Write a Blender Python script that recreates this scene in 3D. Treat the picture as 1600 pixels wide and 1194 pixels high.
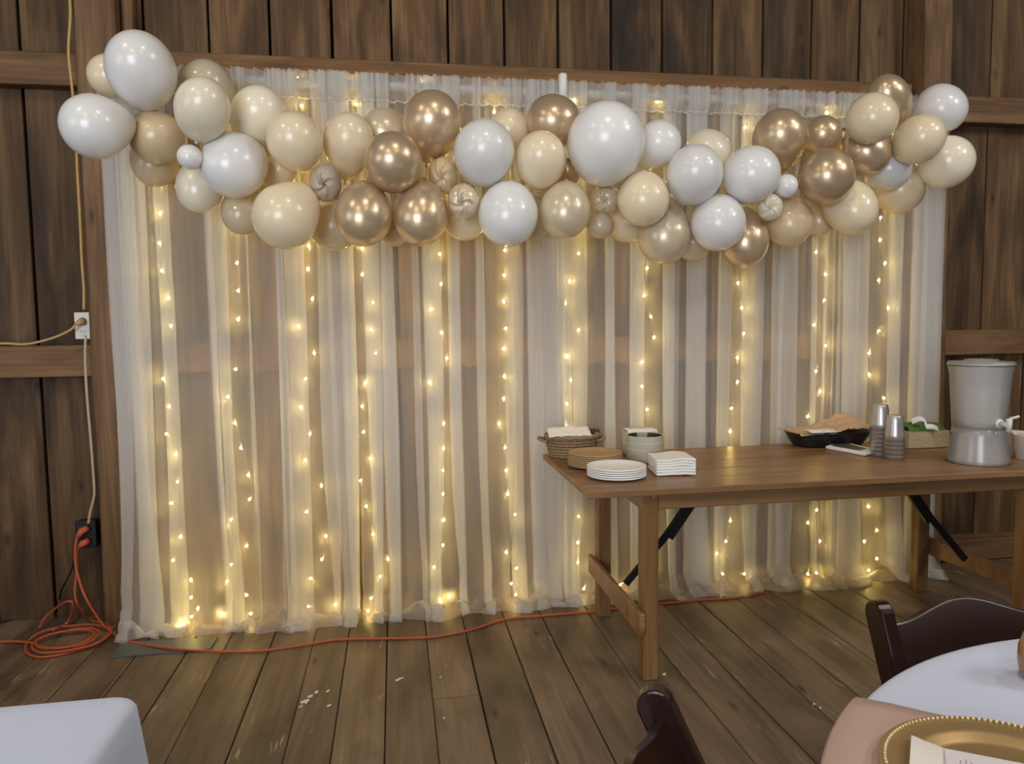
import bpy, bmesh, math, random
from mathutils import Vector, Matrix, noise
PI = math.pi
random.seed(7)
sc = bpy.context.scene
COL = sc.collection
for o in list(bpy.data.objects):
    bpy.data.objects.remove(o)

# ------------------------------------------------------------------ camera, sky, light, exposure
F, CAM = 1128.6, Vector((0.0, -3.6765, 1.3738))
YAW, PITCH, ROLL = math.radians(9.127), math.radians(4.479), math.radians(-0.7357)
fw = Vector((math.sin(YAW) * math.cos(PITCH), math.cos(YAW) * math.cos(PITCH), -math.sin(PITCH)))
r0 = Vector((math.cos(YAW), -math.sin(YAW), 0)); u0 = r0.cross(fw)
RT = r0 * math.cos(ROLL) + u0 * math.sin(ROLL)
UP = u0 * math.cos(ROLL) - r0 * math.sin(ROLL)
cd = bpy.data.cameras.new('camera'); cd.sensor_width = 36; cd.lens = F * 36 / 1600
cd.clip_start = 0.02
cam = bpy.data.objects.new('camera', cd); COL.objects.link(cam)
cam.matrix_world = Matrix(((RT.x, UP.x, -fw.x, CAM.x), (RT.y, UP.y, -fw.y, CAM.y), (RT.z, UP.z, -fw.z, CAM.z), (0, 0, 0, 1)))
sc.camera = cam

w = bpy.data.worlds.new('world'); sc.world = w; w.use_nodes = True
w.node_tree.nodes['Background'].inputs[0].default_value = (0.72, 0.84, 1.0, 1)
w.node_tree.nodes['Background'].inputs[1].default_value = 0.6

def area(name, loc, aim, sx, sy, power, col):
    l = bpy.data.lights.new(name, 'AREA'); l.shape = 'RECTANGLE'; l.size = sx; l.size_y = sy
    l.energy = power; l.color = col
    o = bpy.data.objects.new(name, l); COL.objects.link(o); o.location = loc
    o.rotation_euler = (Vector(aim) - Vector(loc)).to_track_quat('-Z', 'Y').to_euler()
    return o
COOL = (0.80, 0.885, 1.0)
area('daylight_door', (-2.6, -8.9, 1.7), (-2.6, 0, 1.7), 3.6, 3.2, 345, COOL)          # the open barn door behind
area('daylight_window_left', (-5.4, -4.2, 2.3), (0, -2.6, 1.2), 2.4, 1.8, 34, COOL)    # side window, left
area('daylight_window_right', (5.3, -3.7, 4.45), (0.6, -1.4, 1.0), 1.7, 1.1, 150, (0.86, 0.92, 1.0))
for lx, ly in ((-2.4, -2.7), (0.5, -2.9), (3.4, -2.7), (-1.6, -5.0), (1.2, -5.2), (3.8, -5.0)):          # added overhead fill, split into small disks so its highlights stay small
    lo = area('overhead_fill', (lx, ly, 4.35), (lx, ly + 0.25, 0), 0.34, 0.34, 21, (1.0, 0.88, 0.72)); lo.data.shape = 'DISK'
for nm, p, e in (('pendant_a', (-1.4, -4.6, 3.7), 12), ('pendant_b', (-1.0, -4.9, 3.75), 8), ('pendant_c', (-3.6, -3.6, 2.6), 8)):
    l = bpy.data.lights.new(nm, 'POINT'); l.energy = e; l.color = (1, 0.74, 0.42); l.shadow_soft_size = 0.07
    o = bpy.data.objects.new(nm, l); COL.objects.link(o); o.location = p
sc.view_settings.view_transform = 'Standard'; sc.view_settings.look = 'None'
sc.view_settings.gamma = 1; sc.view_settings.use_curve_mapping = False
sc.view_settings.exposure = 0.0
try:
    sc.cycles.transparent_max_bounces = 32
    sc.cycles.max_bounces = 10
except Exception:
    pass

# ------------------------------------------------------------------ pixel -> point on a real plane
def hit(px, py, axis, val):
    d = fw + RT * ((px - 800) / F) - UP * ((py - 597) / F)
    t = (val - CAM[axis]) / d[axis]
    return CAM + d * t
def aty(px, py, y): return hit(px, py, 1, y)
def atz(px, py, z): return hit(px, py, 2, z)
def depth(p): return (p - CAM).dot(fw)
def nz(x, y=0.0, z=0.0): return noise.noise(Vector((x, y, z)))

# ------------------------------------------------------------------ materials
def srgb(r, g, b):
    f = lambda c: (c / 255 / 12.92) if c / 255 <= 0.04045 else ((c / 255 + 0.055) / 1.055) ** 2.4
    return (f(r), f(g), f(b), 1)
def mat(name):
    m = bpy.data.materials.new(name); m.use_nodes = True
    nt = m.node_tree
    return m, nt, nt.nodes['Principled BSDF']
def setp(b, **k):
    for n, v in k.items():
        n = n.replace('_', ' ')
        if n in b.inputs: b.inputs[n].default_value = v
def plain(name, col, rough=0.5, metal=0.0, spec=0.5, var=0.0, bump=0.0, bscale=60.0, coat=0.0):
    m, nt, b = mat(name)
    setp(b, Base_Color=col, Roughness=rough, Metallic=metal, Specular_IOR_Level=spec, Coat_Weight=coat, Coat_Roughness=0.1)
    tc = nt.nodes.new('ShaderNodeTexCoord')
    n = nt.nodes.new('ShaderNodeTexNoise'); n.inputs['Scale'].default_value = bscale; n.inputs['Detail'].default_value = 4
    nt.links.new(tc.outputs['Object'], n.inputs['Vector'])
    if var:
        mx = nt.nodes.new('ShaderNodeMix'); mx.data_type = 'RGBA'
        mx.inputs['A'].default_value = tuple(c * (1 - var) for c in col[:3]) + (1,)
        mx.inputs['B'].default_value = tuple(min(1, c * (1 + var)) for c in col[:3]) + (1,)
        nt.links.new(n.outputs['Fac'], mx.inputs['Factor']); nt.links.new(mx.outputs['Result'], b.inputs['Base Color'])
    if bump:
        bp = nt.nodes.new('ShaderNodeBump'); bp.inputs['Strength'].default_value = bump; bp.inputs['Distance'].default_value = 0.003
        nt.links.new(n.outputs['Fac'], bp.inputs['Height']); nt.links.new(bp.outputs['Normal'], b.inputs['Normal'])
    return m
def wood(name, dark, mid, light, axis=2, rough=0.6, grain=9.0, stain=0.5, stain_col=(0.02, 0.014, 0.01, 1), knots=0.6, spec=0.35, scratch=0.0, tone=0.35, elong=0.09, thick=1, fmix=0.35):
    m, nt, b = mat(name); N = nt.nodes.new; L = nt.links.new
    setp(b, Roughness=rough, Specular_IOR_Level=spec)
    tc = N('ShaderNodeTexCoord'); oi = N('ShaderNodeObjectInfo')
    off = N('ShaderNodeVectorMath'); off.operation = 'SCALE'; off.inputs[0].default_value = (17.3, 31.7, 23.1); L(oi.outputs['Random'], off.inputs['Scale'])
    ad = N('ShaderNodeVectorMath'); ad.operation = 'ADD'; L(tc.outputs['Object'], ad.inputs[0]); L(off.outputs[0], ad.inputs[1])
    def noi(sc3, scale, detail, dist=0.0):
        mp = N('ShaderNodeMapping'); mp.inputs['Scale'].default_value = sc3; L(ad.outputs[0], mp.inputs['Vector'])
        t = N('ShaderNodeTexNoise'); t.inputs['Scale'].default_value = scale; t.inputs['Detail'].default_value = detail; t.inputs['Distortion'].default_value = dist
        L(mp.outputs[0], t.inputs['Vector']); return t
    def ax(a, o): return tuple(a if i == axis else o for i in range(3))
    g = noi(ax(elong, 1), grain, 9, 1.2)            # long grain
    fine = noi(ax(0.03, 1), grain * 9, 6, 0.2)
    st = noi(ax(0.35, 1), 3.2, 5, 0.6)             # weather stains
    ramp = N('ShaderNodeValToRGB'); e = ramp.color_ramp.elements
    e[0].position = 0.28; e[0].color = dark; e[1].position = 0.72; e[1].color = light
    k = e.new(0.5); k.color = mid
    mxg = N('ShaderNodeMix'); mxg.data_type = 'FLOAT'; mxg.inputs['Factor'].default_value = fmix
    L(g.outputs['Fac'], mxg.inputs['A']); L(fine.outputs['Fac'], mxg.inputs['B']); L(mxg.outputs['Result'], ramp.inputs['Fac'])
    sr = N('ShaderNodeValToRGB'); sr.color_ramp.elements[0].position = 0.52; sr.color_ramp.elements[0].color = (0, 0, 0, 1)
    sr.color_ramp.elements[1].position = 0.72; sr.color_ramp.elements[1].color = (stain,) * 3 + (1,); L(st.outputs['Fac'], sr.inputs['Fac'])
    m1 = N('ShaderNodeMix'); m1.data_type = 'RGBA'; m1.inputs['B'].default_value = stain_col
    L(sr.outputs['Color'], m1.inputs['Factor']); L(ramp.outputs['Color'], m1.inputs['A'])
    # knots
    kv = list(ax(2.2, 6.5)); kv[thick] = 0.0
    mp = N('ShaderNodeMapping'); mp.inputs['Scale'].default_value = kv; L(ad.outputs[0], mp.inputs['Vector'])
    vo = N('ShaderNodeTexVoronoi'); vo.inputs['Scale'].default_value = 1.0; L(mp.outputs[0], vo.inputs['Vector'])
    kr = N('ShaderNodeValToRGB'); kr.color_ramp.elements[0].position = 0.02; kr.color_ramp.elements[0].color = (knots,) * 3 + (1,)
    kr.color_ramp.elements[1].position = 0.11; kr.color_ramp.elements[1].color = (0, 0, 0, 1); L(vo.outputs['Distance'], kr.inputs['Fac'])
    m2 = N('ShaderNodeMix'); m2.data_type = 'RGBA'; m2.inputs['B'].default_value = tuple(c * 0.35 for c in dark[:3]) + (1,)
    L(kr.outputs['Color'], m2.inputs['Factor']); L(m1.outputs['Result'], m2.inputs['A'])
    last = m2
    if scratch:
        s = noi(ax(0.12, 1), 34, 3, 2.0); s2 = noi((1, 1, 1), 4.0, 4, 0.4)
        ml = N('ShaderNodeMath'); ml.operation = 'MULTIPLY'; L(s.outputs['Fac'], ml.inputs[0]); L(s2.outputs['Fac'], ml.inputs[1])
        r2 = N('ShaderNodeValToRGB'); r2.color_ramp.elements[0].position = 0.36; r2.color_ramp.elements[0].color = (0, 0, 0, 1)
        r2.color_ramp.elements[1].position = 0.47; r2.color_ramp.elements[1].color = (scratch,) * 3 + (1,); L(ml.outputs[0], r2.inputs['Fac'])
        m3 = N('ShaderNodeMix'); m3.data_type = 'RGBA'; m3.inputs['B'].default_value = srgb(176, 160, 138)
        L(r2.outputs['Color'], m3.inputs['Factor']); L(last.outputs['Result'], m3.inputs['A']); last = m3
    hs = N('ShaderNodeHueSaturation'); mr = N('ShaderNodeMapRange')
    mr.inputs['To Min'].default_value = 1 - tone; mr.inputs['To Max'].default_value = 1 + tone; L(oi.outputs['Random'], mr.inputs['Value'])
    L(mr.outputs[0], hs.inputs['Value']); L(last.outputs['Result'], hs.inputs['Color']); L(hs.outputs[0], b.inputs['Base Color'])
    bp = N('ShaderNodeBump'); bp.inputs['Strength'].default_value = 0.35; bp.inputs['Distance'].default_value = 0.004
    L(mxg.outputs['Result'], bp.inputs['Height']); L(bp.outputs['Normal'], b.inputs['Normal'])
    return m
def sheer(name, col, alpha, trans=0.5):
    m, nt, b = mat(name); N = nt.nodes.new; L = nt.links.new
    nt.nodes.remove(b); out = [n for n in nt.nodes if n.type == 'OUTPUT_MATERIAL'][0]
    d = N('ShaderNodeBsdfDiffuse'); d.inputs['Color'].default_value = col
    t = N('ShaderNodeBsdfTranslucent'); t.inputs['Color'].default_value = col
    a = N('ShaderNodeMixShader'); a.inputs[0].default_value = trans; L(d.outputs[0], a.inputs[1]); L(t.outputs[0], a.inputs[2])
    tr = N('ShaderNodeBsdfTransparent')
    tc = N('ShaderNodeTexCoord'); mp = N('ShaderNodeMapping'); mp.inputs['Scale'].default_value = (1, 1, 0.04); L(tc.outputs['Object'], mp.inputs['Vector'])
    n = N('ShaderNodeTexNoise'); n.inputs['Scale'].default_value = 45; n.inputs['Detail'].default_value = 3; L(mp.outputs[0], n.inputs['Vector'])
    mr = N('ShaderNodeMapRange'); mr.inputs['To Min'].default_value = alpha - 0.05; mr.inputs['To Max'].default_value = alpha + 0.05; L(n.outputs['Fac'], mr.inputs['Value'])
    mx = N('ShaderNodeMixShader'); L(mr.outputs[0], mx.inputs[0]); L(tr.outputs[0], mx.inputs[1]); L(a.outputs[0], mx.inputs[2])
    L(mx.outputs[0], out.inputs['Surface'])
    return m
def emit(name, col, strength):
    m, nt, b = mat(name); nt.nodes.remove(b); out = [n for n in nt.nodes if n.type == 'OUTPUT_MATERIAL'][0]
    e = nt.nodes.new('ShaderNodeEmission'); e.inputs[0].default_value = col; e.inputs[1].default_value = strength
    nt.links.new(e.outputs[0], out.inputs['Surface']); return m
def clearish(name, col, alpha, rough=0.15, trans=0.4):
    """translucent plastic or thin latex: part clear, part milky, with a gloss"""
    m, nt, b = mat(name); N = nt.nodes.new; L = nt.links.new
    out = [n for n in nt.nodes if n.type == 'OUTPUT_MATERIAL'][0]
    setp(b, Base_Color=col, Roughness=rough, Specular_IOR_Level=0.5)
    t = N('ShaderNodeBsdfTranslucent'); t.inputs['Color'].default_value = col
    a = N('ShaderNodeMixShader'); a.inputs[0].default_value = trans; L(b.outputs[0], a.inputs[1]); L(t.outputs[0], a.inputs[2])
    tr = N('ShaderNodeBsdfTransparent'); tr.inputs[0].default_value = tuple(0.6 + 0.4 * c for c in col[:3]) + (1,)
    mx = N('ShaderNodeMixShader'); mx.inputs[0].default_value = alpha; L(tr.outputs[0], mx.inputs[1]); L(a.outputs[0], mx.inputs[2])
    g = N('ShaderNodeBsdfGlossy'); g.inputs['Roughness'].default_value = rough
    fr = N('ShaderNodeFresnel'); fr.inputs[0].default_value = 1.4
    m2 = N('ShaderNodeMixShader'); L(fr.outputs[0], m2.inputs[0]); L(mx.outputs[0], m2.inputs[1]); L(g.outputs[0], m2.inputs[2])
    L(m2.outputs[0], out.inputs['Surface']); return m
def latex(name, col, metal=0.0, rough=0.2, coat=0.4, sheen=0.0):
    m, nt, b = mat(name)
    setp(b, Base_Color=col, Roughness=rough, Metallic=metal, Specular_IOR_Level=0.5, Coat_Weight=coat, Coat_Roughness=0.12)
    tc = nt.nodes.new('ShaderNodeTexCoord'); oi = nt.nodes.new('ShaderNodeObjectInfo')
    hs = nt.nodes.new('ShaderNodeHueSaturation'); hs.inputs['Color'].default_value = col
    mr = nt.nodes.new('ShaderNodeMapRange'); mr.inputs['To Min'].default_value = 0.92; mr.inputs['To Max'].default_value = 1.06
    nt.links.new(oi.outputs['Random'], mr.inputs['Value']); nt.links.new(mr.outputs[0], hs.inputs['Value']); nt.links.new(hs.outputs[0], b.inputs['Base Color'])
    return m

WALLW = wood('barn_board', srgb(42, 29, 17), srgb(92, 67, 42), srgb(130, 101, 69), axis=2, stain=0.85, rough=0.75, tone=0.25, elong=0.13, fmix=0.25, knots=0.7)
BEAMV = wood('timber_upright', srgb(70, 50, 32), srgb(110, 83, 56), srgb(142, 112, 80), axis=2, stain=0.45, rough=0.75, tone=0.1, elong=0.13)
BEAMH = wood('timber_rail', srgb(74, 52, 33), srgb(114, 84, 55), srgb(144, 112, 78), axis=0, stain=0.4, rough=0.75, tone=0.1, elong=0.13)
FLOORW = wood('floor_board', srgb(80, 66, 54), srgb(116, 98, 81), srgb(142, 123, 103), axis=1, grain=6, stain=0.7, rough=0.48, knots=0.9, scratch=0.85, stain_col=srgb(44, 37, 30), tone=0.14, elong=0.22, thick=2, fmix=0.3)
TABLEW = wood('stained_table_top', srgb(104, 74, 48), srgb(138, 103, 70), srgb(160, 124, 88), axis=0, stain=0.3, rough=0.36, knots=0.5, stain_col=srgb(84, 58, 38), tone=0.04, thick=2, elong=0.12)
LEGW = wood('stained_table_leg', srgb(96, 66, 38), srgb(134, 98, 60), srgb(158, 120, 78), axis=2, stain=0.25, rough=0.45, knots=0.4, stain_col=srgb(64, 40, 24), tone=0.08)
SHEER = sheer('sheer_voile', (0.88, 0.87, 0.85, 1), 0.36, 0.5)
SEAM = sheer('sheer_voile_seam', (0.92, 0.91, 0.9, 1), 0.75, 0.5)
WIRE = plain('fairy_wire', srgb(196, 190, 176), 0.4)
LED = emit('warm_led', (1.0, 0.72, 0.20, 1), 195)
PIPE = plain('white_pipe', srgb(186, 182, 178), 0.45)
CONN = plain('white_connector', srgb(228, 226, 222), 0.4)
STEELP = plain('grey_steel_plate', srgb(118, 124, 122), 0.45, 0.6, var=0.15, bscale=14)
WHITE = latex('white_latex', srgb(232, 230, 226), 0, 0.26, 0.2)
IVORY = latex('ivory_latex', srgb(232, 214, 180), 0, 0.26, 0.2)
CREAM = latex('pale_cream_latex', srgb(236, 226, 200), 0, 0.26, 0.2)
TAN = latex('beige_latex', srgb(222, 198, 158), 0, 0.28, 0.2)
GOLD = latex('champagne_pearl_latex', srgb(206, 181, 147), 0.5, 0.3, 0.25)
CHAMP = latex('pale_champagne_latex', srgb(218, 200, 170), 0.2, 0.3, 0.25)
CLEAR = clearish('thin_cream_latex', srgb(236, 222, 192), 0.86, 0.22, 0.3)
TAUPE = latex('taupe_latex', srgb(172, 156, 136), 0, 0.4, 0.1)
BLACKM = plain('black_metal', srgb(26, 24, 24), 0.5, 0.3)
BLACKP = plain('black_plastic', srgb(22, 20, 20), 0.45, bump=0.3, bscale=90)
ORANGE = plain('orange_cord', srgb(186, 92, 58), 0.55)
YELLOW = plain('tan_cable', srgb(186, 150, 92), 0.5)
OUTW = plain('outlet_white', srgb(214, 208, 196), 0.45)
DCHAIR = plain('mahogany_lacquer', srgb(40, 21, 17), 0.24, spec=0.4, var=0.25, bscale=8)
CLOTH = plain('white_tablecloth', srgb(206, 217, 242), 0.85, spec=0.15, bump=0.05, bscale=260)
ROSE = plain('dusty_rose_satin', srgb(196, 168, 160), 0.42, spec=0.4, bump=0.04, bscale=200)
GPLATE = plain('gold_charger', srgb(184, 156, 110), 0.4, 0.6, var=0.08, bscale=12)
PAPERW = plain('white_paper', srgb(236, 234, 230), 0.8, spec=0.2)
PAPERB = plain('kraft_paper', srgb(186, 156, 122), 0.85, var=0.12, bscale=22, bump=0.2)
KPLATE = plain('kraft_plate', srgb(168, 138, 98), 0.75, var=0.08, bscale=60)
SAGE = plain('sage_stoneware', srgb(192, 188, 168), 0.4, var=0.06, bscale=30)
DARKIN = plain('dark_glaze', srgb(52, 48, 46), 0.4)
WICKER = plain('seagrass', srgb(142, 116, 84), 0.8, var=0.55, bscale=70, bump=0.5)
STEEL = plain('brushed_steel', srgb(196, 194, 190), 0.36, 0.72, var=0.06, bscale=40)
MOSS = plain('green_moss', srgb(86, 112, 44), 0.95, var=0.5, bscale=45, bump=0.6)
BURLAP = plain('whitewashed_bark', srgb(178, 158, 124), 0.9, var=0.4, bscale=120, bump=0.7)
RIBBON = plain('white_ribbon', srgb(232, 232, 234), 0.4)
PLASTIC = clearish('frosted_plastic', srgb(246, 244, 238), 0.36, 0.28, 0.2)
PLAST2 = clearish('frosted_plastic_base', srgb(246, 242, 238), 0.36, 0.22, 0.2)
WATER = clearish('cloudy_water', srgb(244, 240, 228), 0.62, 0.08, 0.2)
PRINT = plain('grey_print', srgb(96, 90, 84), 0.5, var=0.5, bscale=24)
INK = plain('grey_ink', srgb(150, 146, 148), 0.8)
AMBER = plain('amber_candle_glass', srgb(150, 108, 72), 0.15, 0.0, 0.6)

# ------------------------------------------------------------------ building helpers
def link(name, me, m, parent=None, loc=None, rot=None, smooth=False):
    o = bpy.data.objects.new(name, me); COL.objects.link(o)
    if m and not me.materials: me.materials.append(m)
    if smooth:
        for p in me.polygons: p.use_smooth = True
    if parent: o.parent = parent
    if loc is not None: o.location = loc
    if rot is not None: o.rotation_euler = rot
    return o
def bm_obj(name, bm, m, parent=None, loc=None, rot=None, smooth=False, recalc=True):
    me = bpy.data.meshes.new(name)
    if recalc: bmesh.ops.recalc_face_normals(bm, faces=bm.faces)
    bm.to_mesh(me); bm.free()
    return link(name, me, m, parent, loc, rot, smooth)
def tag(o, label=None, cat=None, group=None, kind=None):
    if label: o['label'] = label
    if cat: o['category'] = cat
    if group: o['group'] = group
    if kind: o['kind'] = kind
    return o
def empty(name, loc=(0, 0, 0), rot=(0, 0, 0)):
    o = bpy.data.objects.new(name, None); COL.objects.link(o); o.location = loc; o.rotation_euler = rot
    o.empty_display_size = 0.1
    return o
def add_box(bm, c, s, M=None, bev=0.0, seg=1):
    ret = bmesh.ops.create_cube(bm, size=1.0); vs = ret['verts']
    for v in vs: v.co = Vector((v.co.x * s[0], v.co.y * s[1], v.co.z * s[2]))
    if bev:
        es = list({e for v in vs for e in v.link_edges})
        r = bmesh.ops.bevel(bm, geom=es, offset=bev, segments=seg, profile=0.5, affect='EDGES')
        vs = list({v for f in r['faces'] for v in f.verts} | {v for v in vs if v.is_valid})
    for v in vs:
        v.co = v.co + Vector(c)
        if M: v.co = M @ v.co
    return vs
def box(name, c, s, m, parent=None, bev=0.004, rot=None, loc=None):
    bm = bmesh.new(); add_box(bm, (0, 0, 0), s, bev=bev)
    return bm_obj(name, bm, m, parent, loc if loc is not None else c, rot)
def frames(pts):
    T = []
    for i in range(len(pts)):
        a = pts[max(0, i - 1)]; b = pts[min(len(pts) - 1, i + 1)]
        d = (b - a); T.append(d.normalized() if d.length > 1e-9 else Vector((0, 0, 1)))
    n = T[0].orthogonal().normalized(); out = []
    for t in T:
        n = (n - t * n.dot(t)); n = n.normalized() if n.length > 1e-6 else t.orthogonal().normalized()
        out.append((n, t.cross(n)))
    return out
def add_tube(bm, pts, r, seg=8, cap=True):
    pts = [Vector(p) for p in pts]; fr = frames(pts); rings = []
    for i, p in enumerate(pts):
        rr = r[i] if isinstance(r, (list, tuple)) else r
        n, b2 = fr[i]
        rings.append([bm.verts.new(p + (n * math.cos(2 * PI * k / seg) + b2 * math.sin(2 * PI * k / seg)) * rr) for k in range(seg)])
    for i in range(len(rings) - 1):
        for k in range(seg):
            bm.faces.new((rings[i][k], rings[i][(k + 1) % seg], rings[i + 1][(k + 1) % seg], rings[i + 1][k]))
    if cap:
        bm.faces.new(rings[0][::-1]); bm.faces.new(rings[-1])
def smooth_path(ctrl, n=8):
    P = [Vector(p) for p in ctrl]; out = []
    for i in range(len(P) - 1):
        a = P[max(0, i - 1)]; b = P[i]; c = P[i + 1]; d = P[min(len(P) - 1, i + 2)]
        for k in range(n):
            t = k / n
            out.append(0.5 * ((2 * b) + (c - a) * t + (2 * a - 5 * b + 4 * c - d) * t * t + (3 * b - a - 3 * c + d) * t ** 3))
    out.append(P[-1]); return out
def tube(name, pts, r, m, parent=None, seg=8):
    bm = bmesh.new(); add_tube(bm, pts, r, seg); return bm_obj(name, bm, m, parent, smooth=True)
def add_lathe(bm, prof, seg=32, close=False, M=None):
    rings = []
    for (r, z) in prof:
        if r < 1e-6: rings.append([bm.verts.new((0, 0, z))])
        else: rings.append([bm.verts.new((r * math.cos(2 * PI * k / seg), r * math.sin(2 * PI * k / seg), z)) for k in range(seg)])
    n = len(rings)
    for i in range(n if close else n - 1):
        A, B = rings[i], rings[(i + 1) % n]
        for k in range(seg):
            k2 = (k + 1) % seg
            if len(A) == 1 and len(B) == 1: continue
            if len(A) == 1: bm.faces.new((A[0], B[k], B[k2]))
            elif len(B) == 1: bm.faces.new((A[k], A[k2], B[0]))
            else: bm.faces.new((A[k], A[k2], B[k2], B[k]))
    if M:
        for rg in rings:
            for v in rg: v.co = M @ v.co
def lathe(name, prof, m, parent=None, loc=None, rot=None, seg=32, close=False, smooth=True, recalc=True):
    bm = bmesh.new(); add_lathe(bm, prof, seg, close); return bm_obj(name, bm, m, parent, loc, rot, smooth, recalc)
def add_prism(bm, outline, thick, M):
    """outline in local (u, w), extruded along local v by thick, placed by M"""
    f = [bm.verts.new(M @ Vector((u, -thick / 2, v))) for u, v in outline]
    g = [bm.verts.new(M @ Vector((u, thick / 2, v))) for u, v in outline]
    n = len(f); bm.faces.new(f); bm.faces.new(g[::-1])
    for i in range(n): bm.faces.new((f[i], g[i], g[(i + 1) % n], f[(i + 1) % n]))
def grid(name, rows, m, parent=None, smooth=True, thick=0.0, closed=False, flip=True):
    nu = len(rows[0]); vs = [tuple(p) for r in rows for p in r]; fs = []
    for i in range(len(rows) - 1):
        for k in range(nu if closed else nu - 1):
            k2 = (k + 1) % nu
            fs.append((i * nu + k, i * nu + k2, (i + 1) * nu + k2, (i + 1) * nu + k))
    if flip: fs = [f[::-1] for f in fs]
    me = bpy.data.meshes.new(name); me.from_pydata(vs, [], fs)
    o = link(name, me, m, parent, smooth=smooth)
    if thick:
        s = o.modifiers.new('solid', 'SOLIDIFY'); s.thickness = thick; s.offset = 0
    return o
def copy_tree(o, parent=None):
    c = o.copy(); COL.objects.link(c)
    if parent: c.parent = parent
    for ch in list(o.children): copy_tree(ch, c)
    return c

# ------------------------------------------------------------------ the barn: walls, floor, roof
def plank_mesh(sx, sy, sz, axis, seed):
    """a board with a slightly uneven length edge and eased corners"""
    bm = bmesh.new(); n = 5
    L = (sx, sy, sz)[axis]; o = [i for i in range(3) if i != axis]
    a, b = (sx, sy, sz)[o[0]] / 2, (sx, sy, sz)[o[1]] / 2
    e = min(0.004, a * 0.2, b * 0.2); rings = []
    for i in range(n):
        t = -L / 2 + L * i / (n - 1)
        da = 0.004 * nz(seed * 3.1 + i * 1.7, 0.3); db = 0.002 * nz(seed * 5.3, i * 1.3)
        ring = []
        for (pa, pb) in ((-a, -b + e), (-a + e, -b), (a - e, -b), (a, -b + e), (a, b - e), (a - e, b), (-a + e, b), (-a, b - e)):
            c = [0, 0, 0]; c[axis] = t; c[o[0]] = pa + da; c[o[1]] = pb + db
            ring.append(bm.verts.new(c))
        rings.append(ring)
    for i in range(n - 1):
        for k in range(8): bm.faces.new((rings[i][k], rings[i][(k + 1) % 8], rings[i + 1][(k + 1) % 8], rings[i + 1][k]))
    bm.faces.new(rings[0]); bm.faces.new(rings[-1][::-1])
    return bm

WALLTOP = 4.6
wall_back = tag(empty('wall_back', (0, 0, 0)), kind='structure')
seams = [aty(x, 40, 0.0).x for x in (-260, -162, -67, 28, 125, 223, 325, 421, 518, 611, 700, 788, 872, 955, 1035, 1114, 1193, 1269, 1344, 1413, 1483, 1551, 1622, 1690, 1756)]
first, lastx = seams[0], seams[-1]
while first > -5.5: first -= 0.31; seams.insert(0, first)
while lastx < 5.4: lastx += 0.3; seams.append(lastx)
for i in range(len(seams) - 1):
    a, b = seams[i], seams[i + 1]; g = 0.012
    bm = plank_mesh(b - a - g, 0.03, WALLTOP, 2, i + 3)
    bm_obj('plank', bm, WALLW, wall_back, ((a + b) / 2, 0.018 + 0.006 * nz(i * 2.3, 9), WALLTOP / 2))
# dark void behind the gaps: the outer skin of the barn
box('backing', (0, 0.075, WALLTOP / 2), (11, 0.03, WALLTOP), plain('outer_skin', srgb(30, 22, 16), 0.9), wall_back, 0)
def upright(name, p0, p1, wd, dp, y):
    """post given by its two centre points, bottom and top; leaning as the old timber does"""
    bm = bmesh.new(); n = 9; rings = []
    for i in range(n):
        t = i / (n - 1); c = p0.lerp(p1, t); j = 0.006 * nz(i * 0.9, p0.x)
        h, d, e = wd / 2, dp / 2, 0.012
        rings.append([bm.verts.new((c.x + j + u, y + v, c.z)) for u, v in ((-h, -d + e), (-h + e, -d), (h - e, -d), (h, -d + e), (h, d), (-h, d))])
    for i in range(n - 1):
        for k in range(6): bm.faces.new((rings[i][k], rings[i][(k + 1) % 6], rings[i + 1][(k + 1) % 6], rings[i + 1][k]))
    bm.faces.new(rings[0]); bm.faces.new(rings[-1][::-1])
    return bm_obj(name, bm, BEAMV, wall_back)
YP = -0.14                              # front face of the posts
def post_pts(tl, tr, bl, br):
    a = aty(*tl, YP); b = aty(*tr, YP); c = aty(*bl, YP); d = aty(*br, YP)
    top = (a + b) / 2; bot = (c + d) / 2; wd = ((b.x - a.x) + (d.x - c.x)) / 2
    s = (top - bot) / (top.z - bot.z)
    return bot - s * (bot.z - 0.0), bot + s * (WALLTOP - bot.z), wd
p0, p1, wd = post_pts((110, 0), (180, 0), (163, 950), (222, 950)); upright('post', p0, p1, wd, 0.15, YP + 0.075)
q0, q1, wd2 = post_pts((1448, 40), (1490, 40), (1436, 640), (1478, 640)); upright('post', q0, q1, wd2, 0.14, YP + 0.07)
# narrow board beside the left post
e0, e1, wd3 = post_pts((180, 0), (199, 0), (221, 950), (236, 950)); upright('post_strip', e0, e1, wd3, 0.06, -0.05)
YR = -0.075
def rail(pa, pb, hgt, xa, xb, drop=0.0):
    """horizontal girt: top edge passes through two picked points"""
    A = aty(*pa, YR); B = aty(*pb, YR); z = (A.z + B.z) / 2 - hgt / 2
    bm = plank_mesh(xb - xa, 0.075, hgt, 0, xa); bm_obj('rail', bm, BEAMH, wall_back, ((xa + xb) / 2, YR + 0.0375, z))
xl, xr = p0.x + 0.02, q0.x - 0.0
rail((10, 80), (100, 79), 0.145, -5.4, (p0.x + p1.x) / 2 - wd / 2)
rail((20, 541), (120, 540), 0.145, -5.4, p0.x + 0.02 - wd / 2)
rail((270, 76), (1380, 132), 0.15, p1.x - 0.1 + wd / 2, q1.x - wd2 / 2)
rail((200, 536), (460, 534), 0.14, p0.x + wd / 2 + 0.02, q0.x - wd2 / 2)
rail((1510, 150), (1590, 153), 0.14, q0.x + wd2 / 2, 5.4)
rail((1490, 516), (1590, 515), 0.14, q0.x + wd2 / 2, 5.4)
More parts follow.
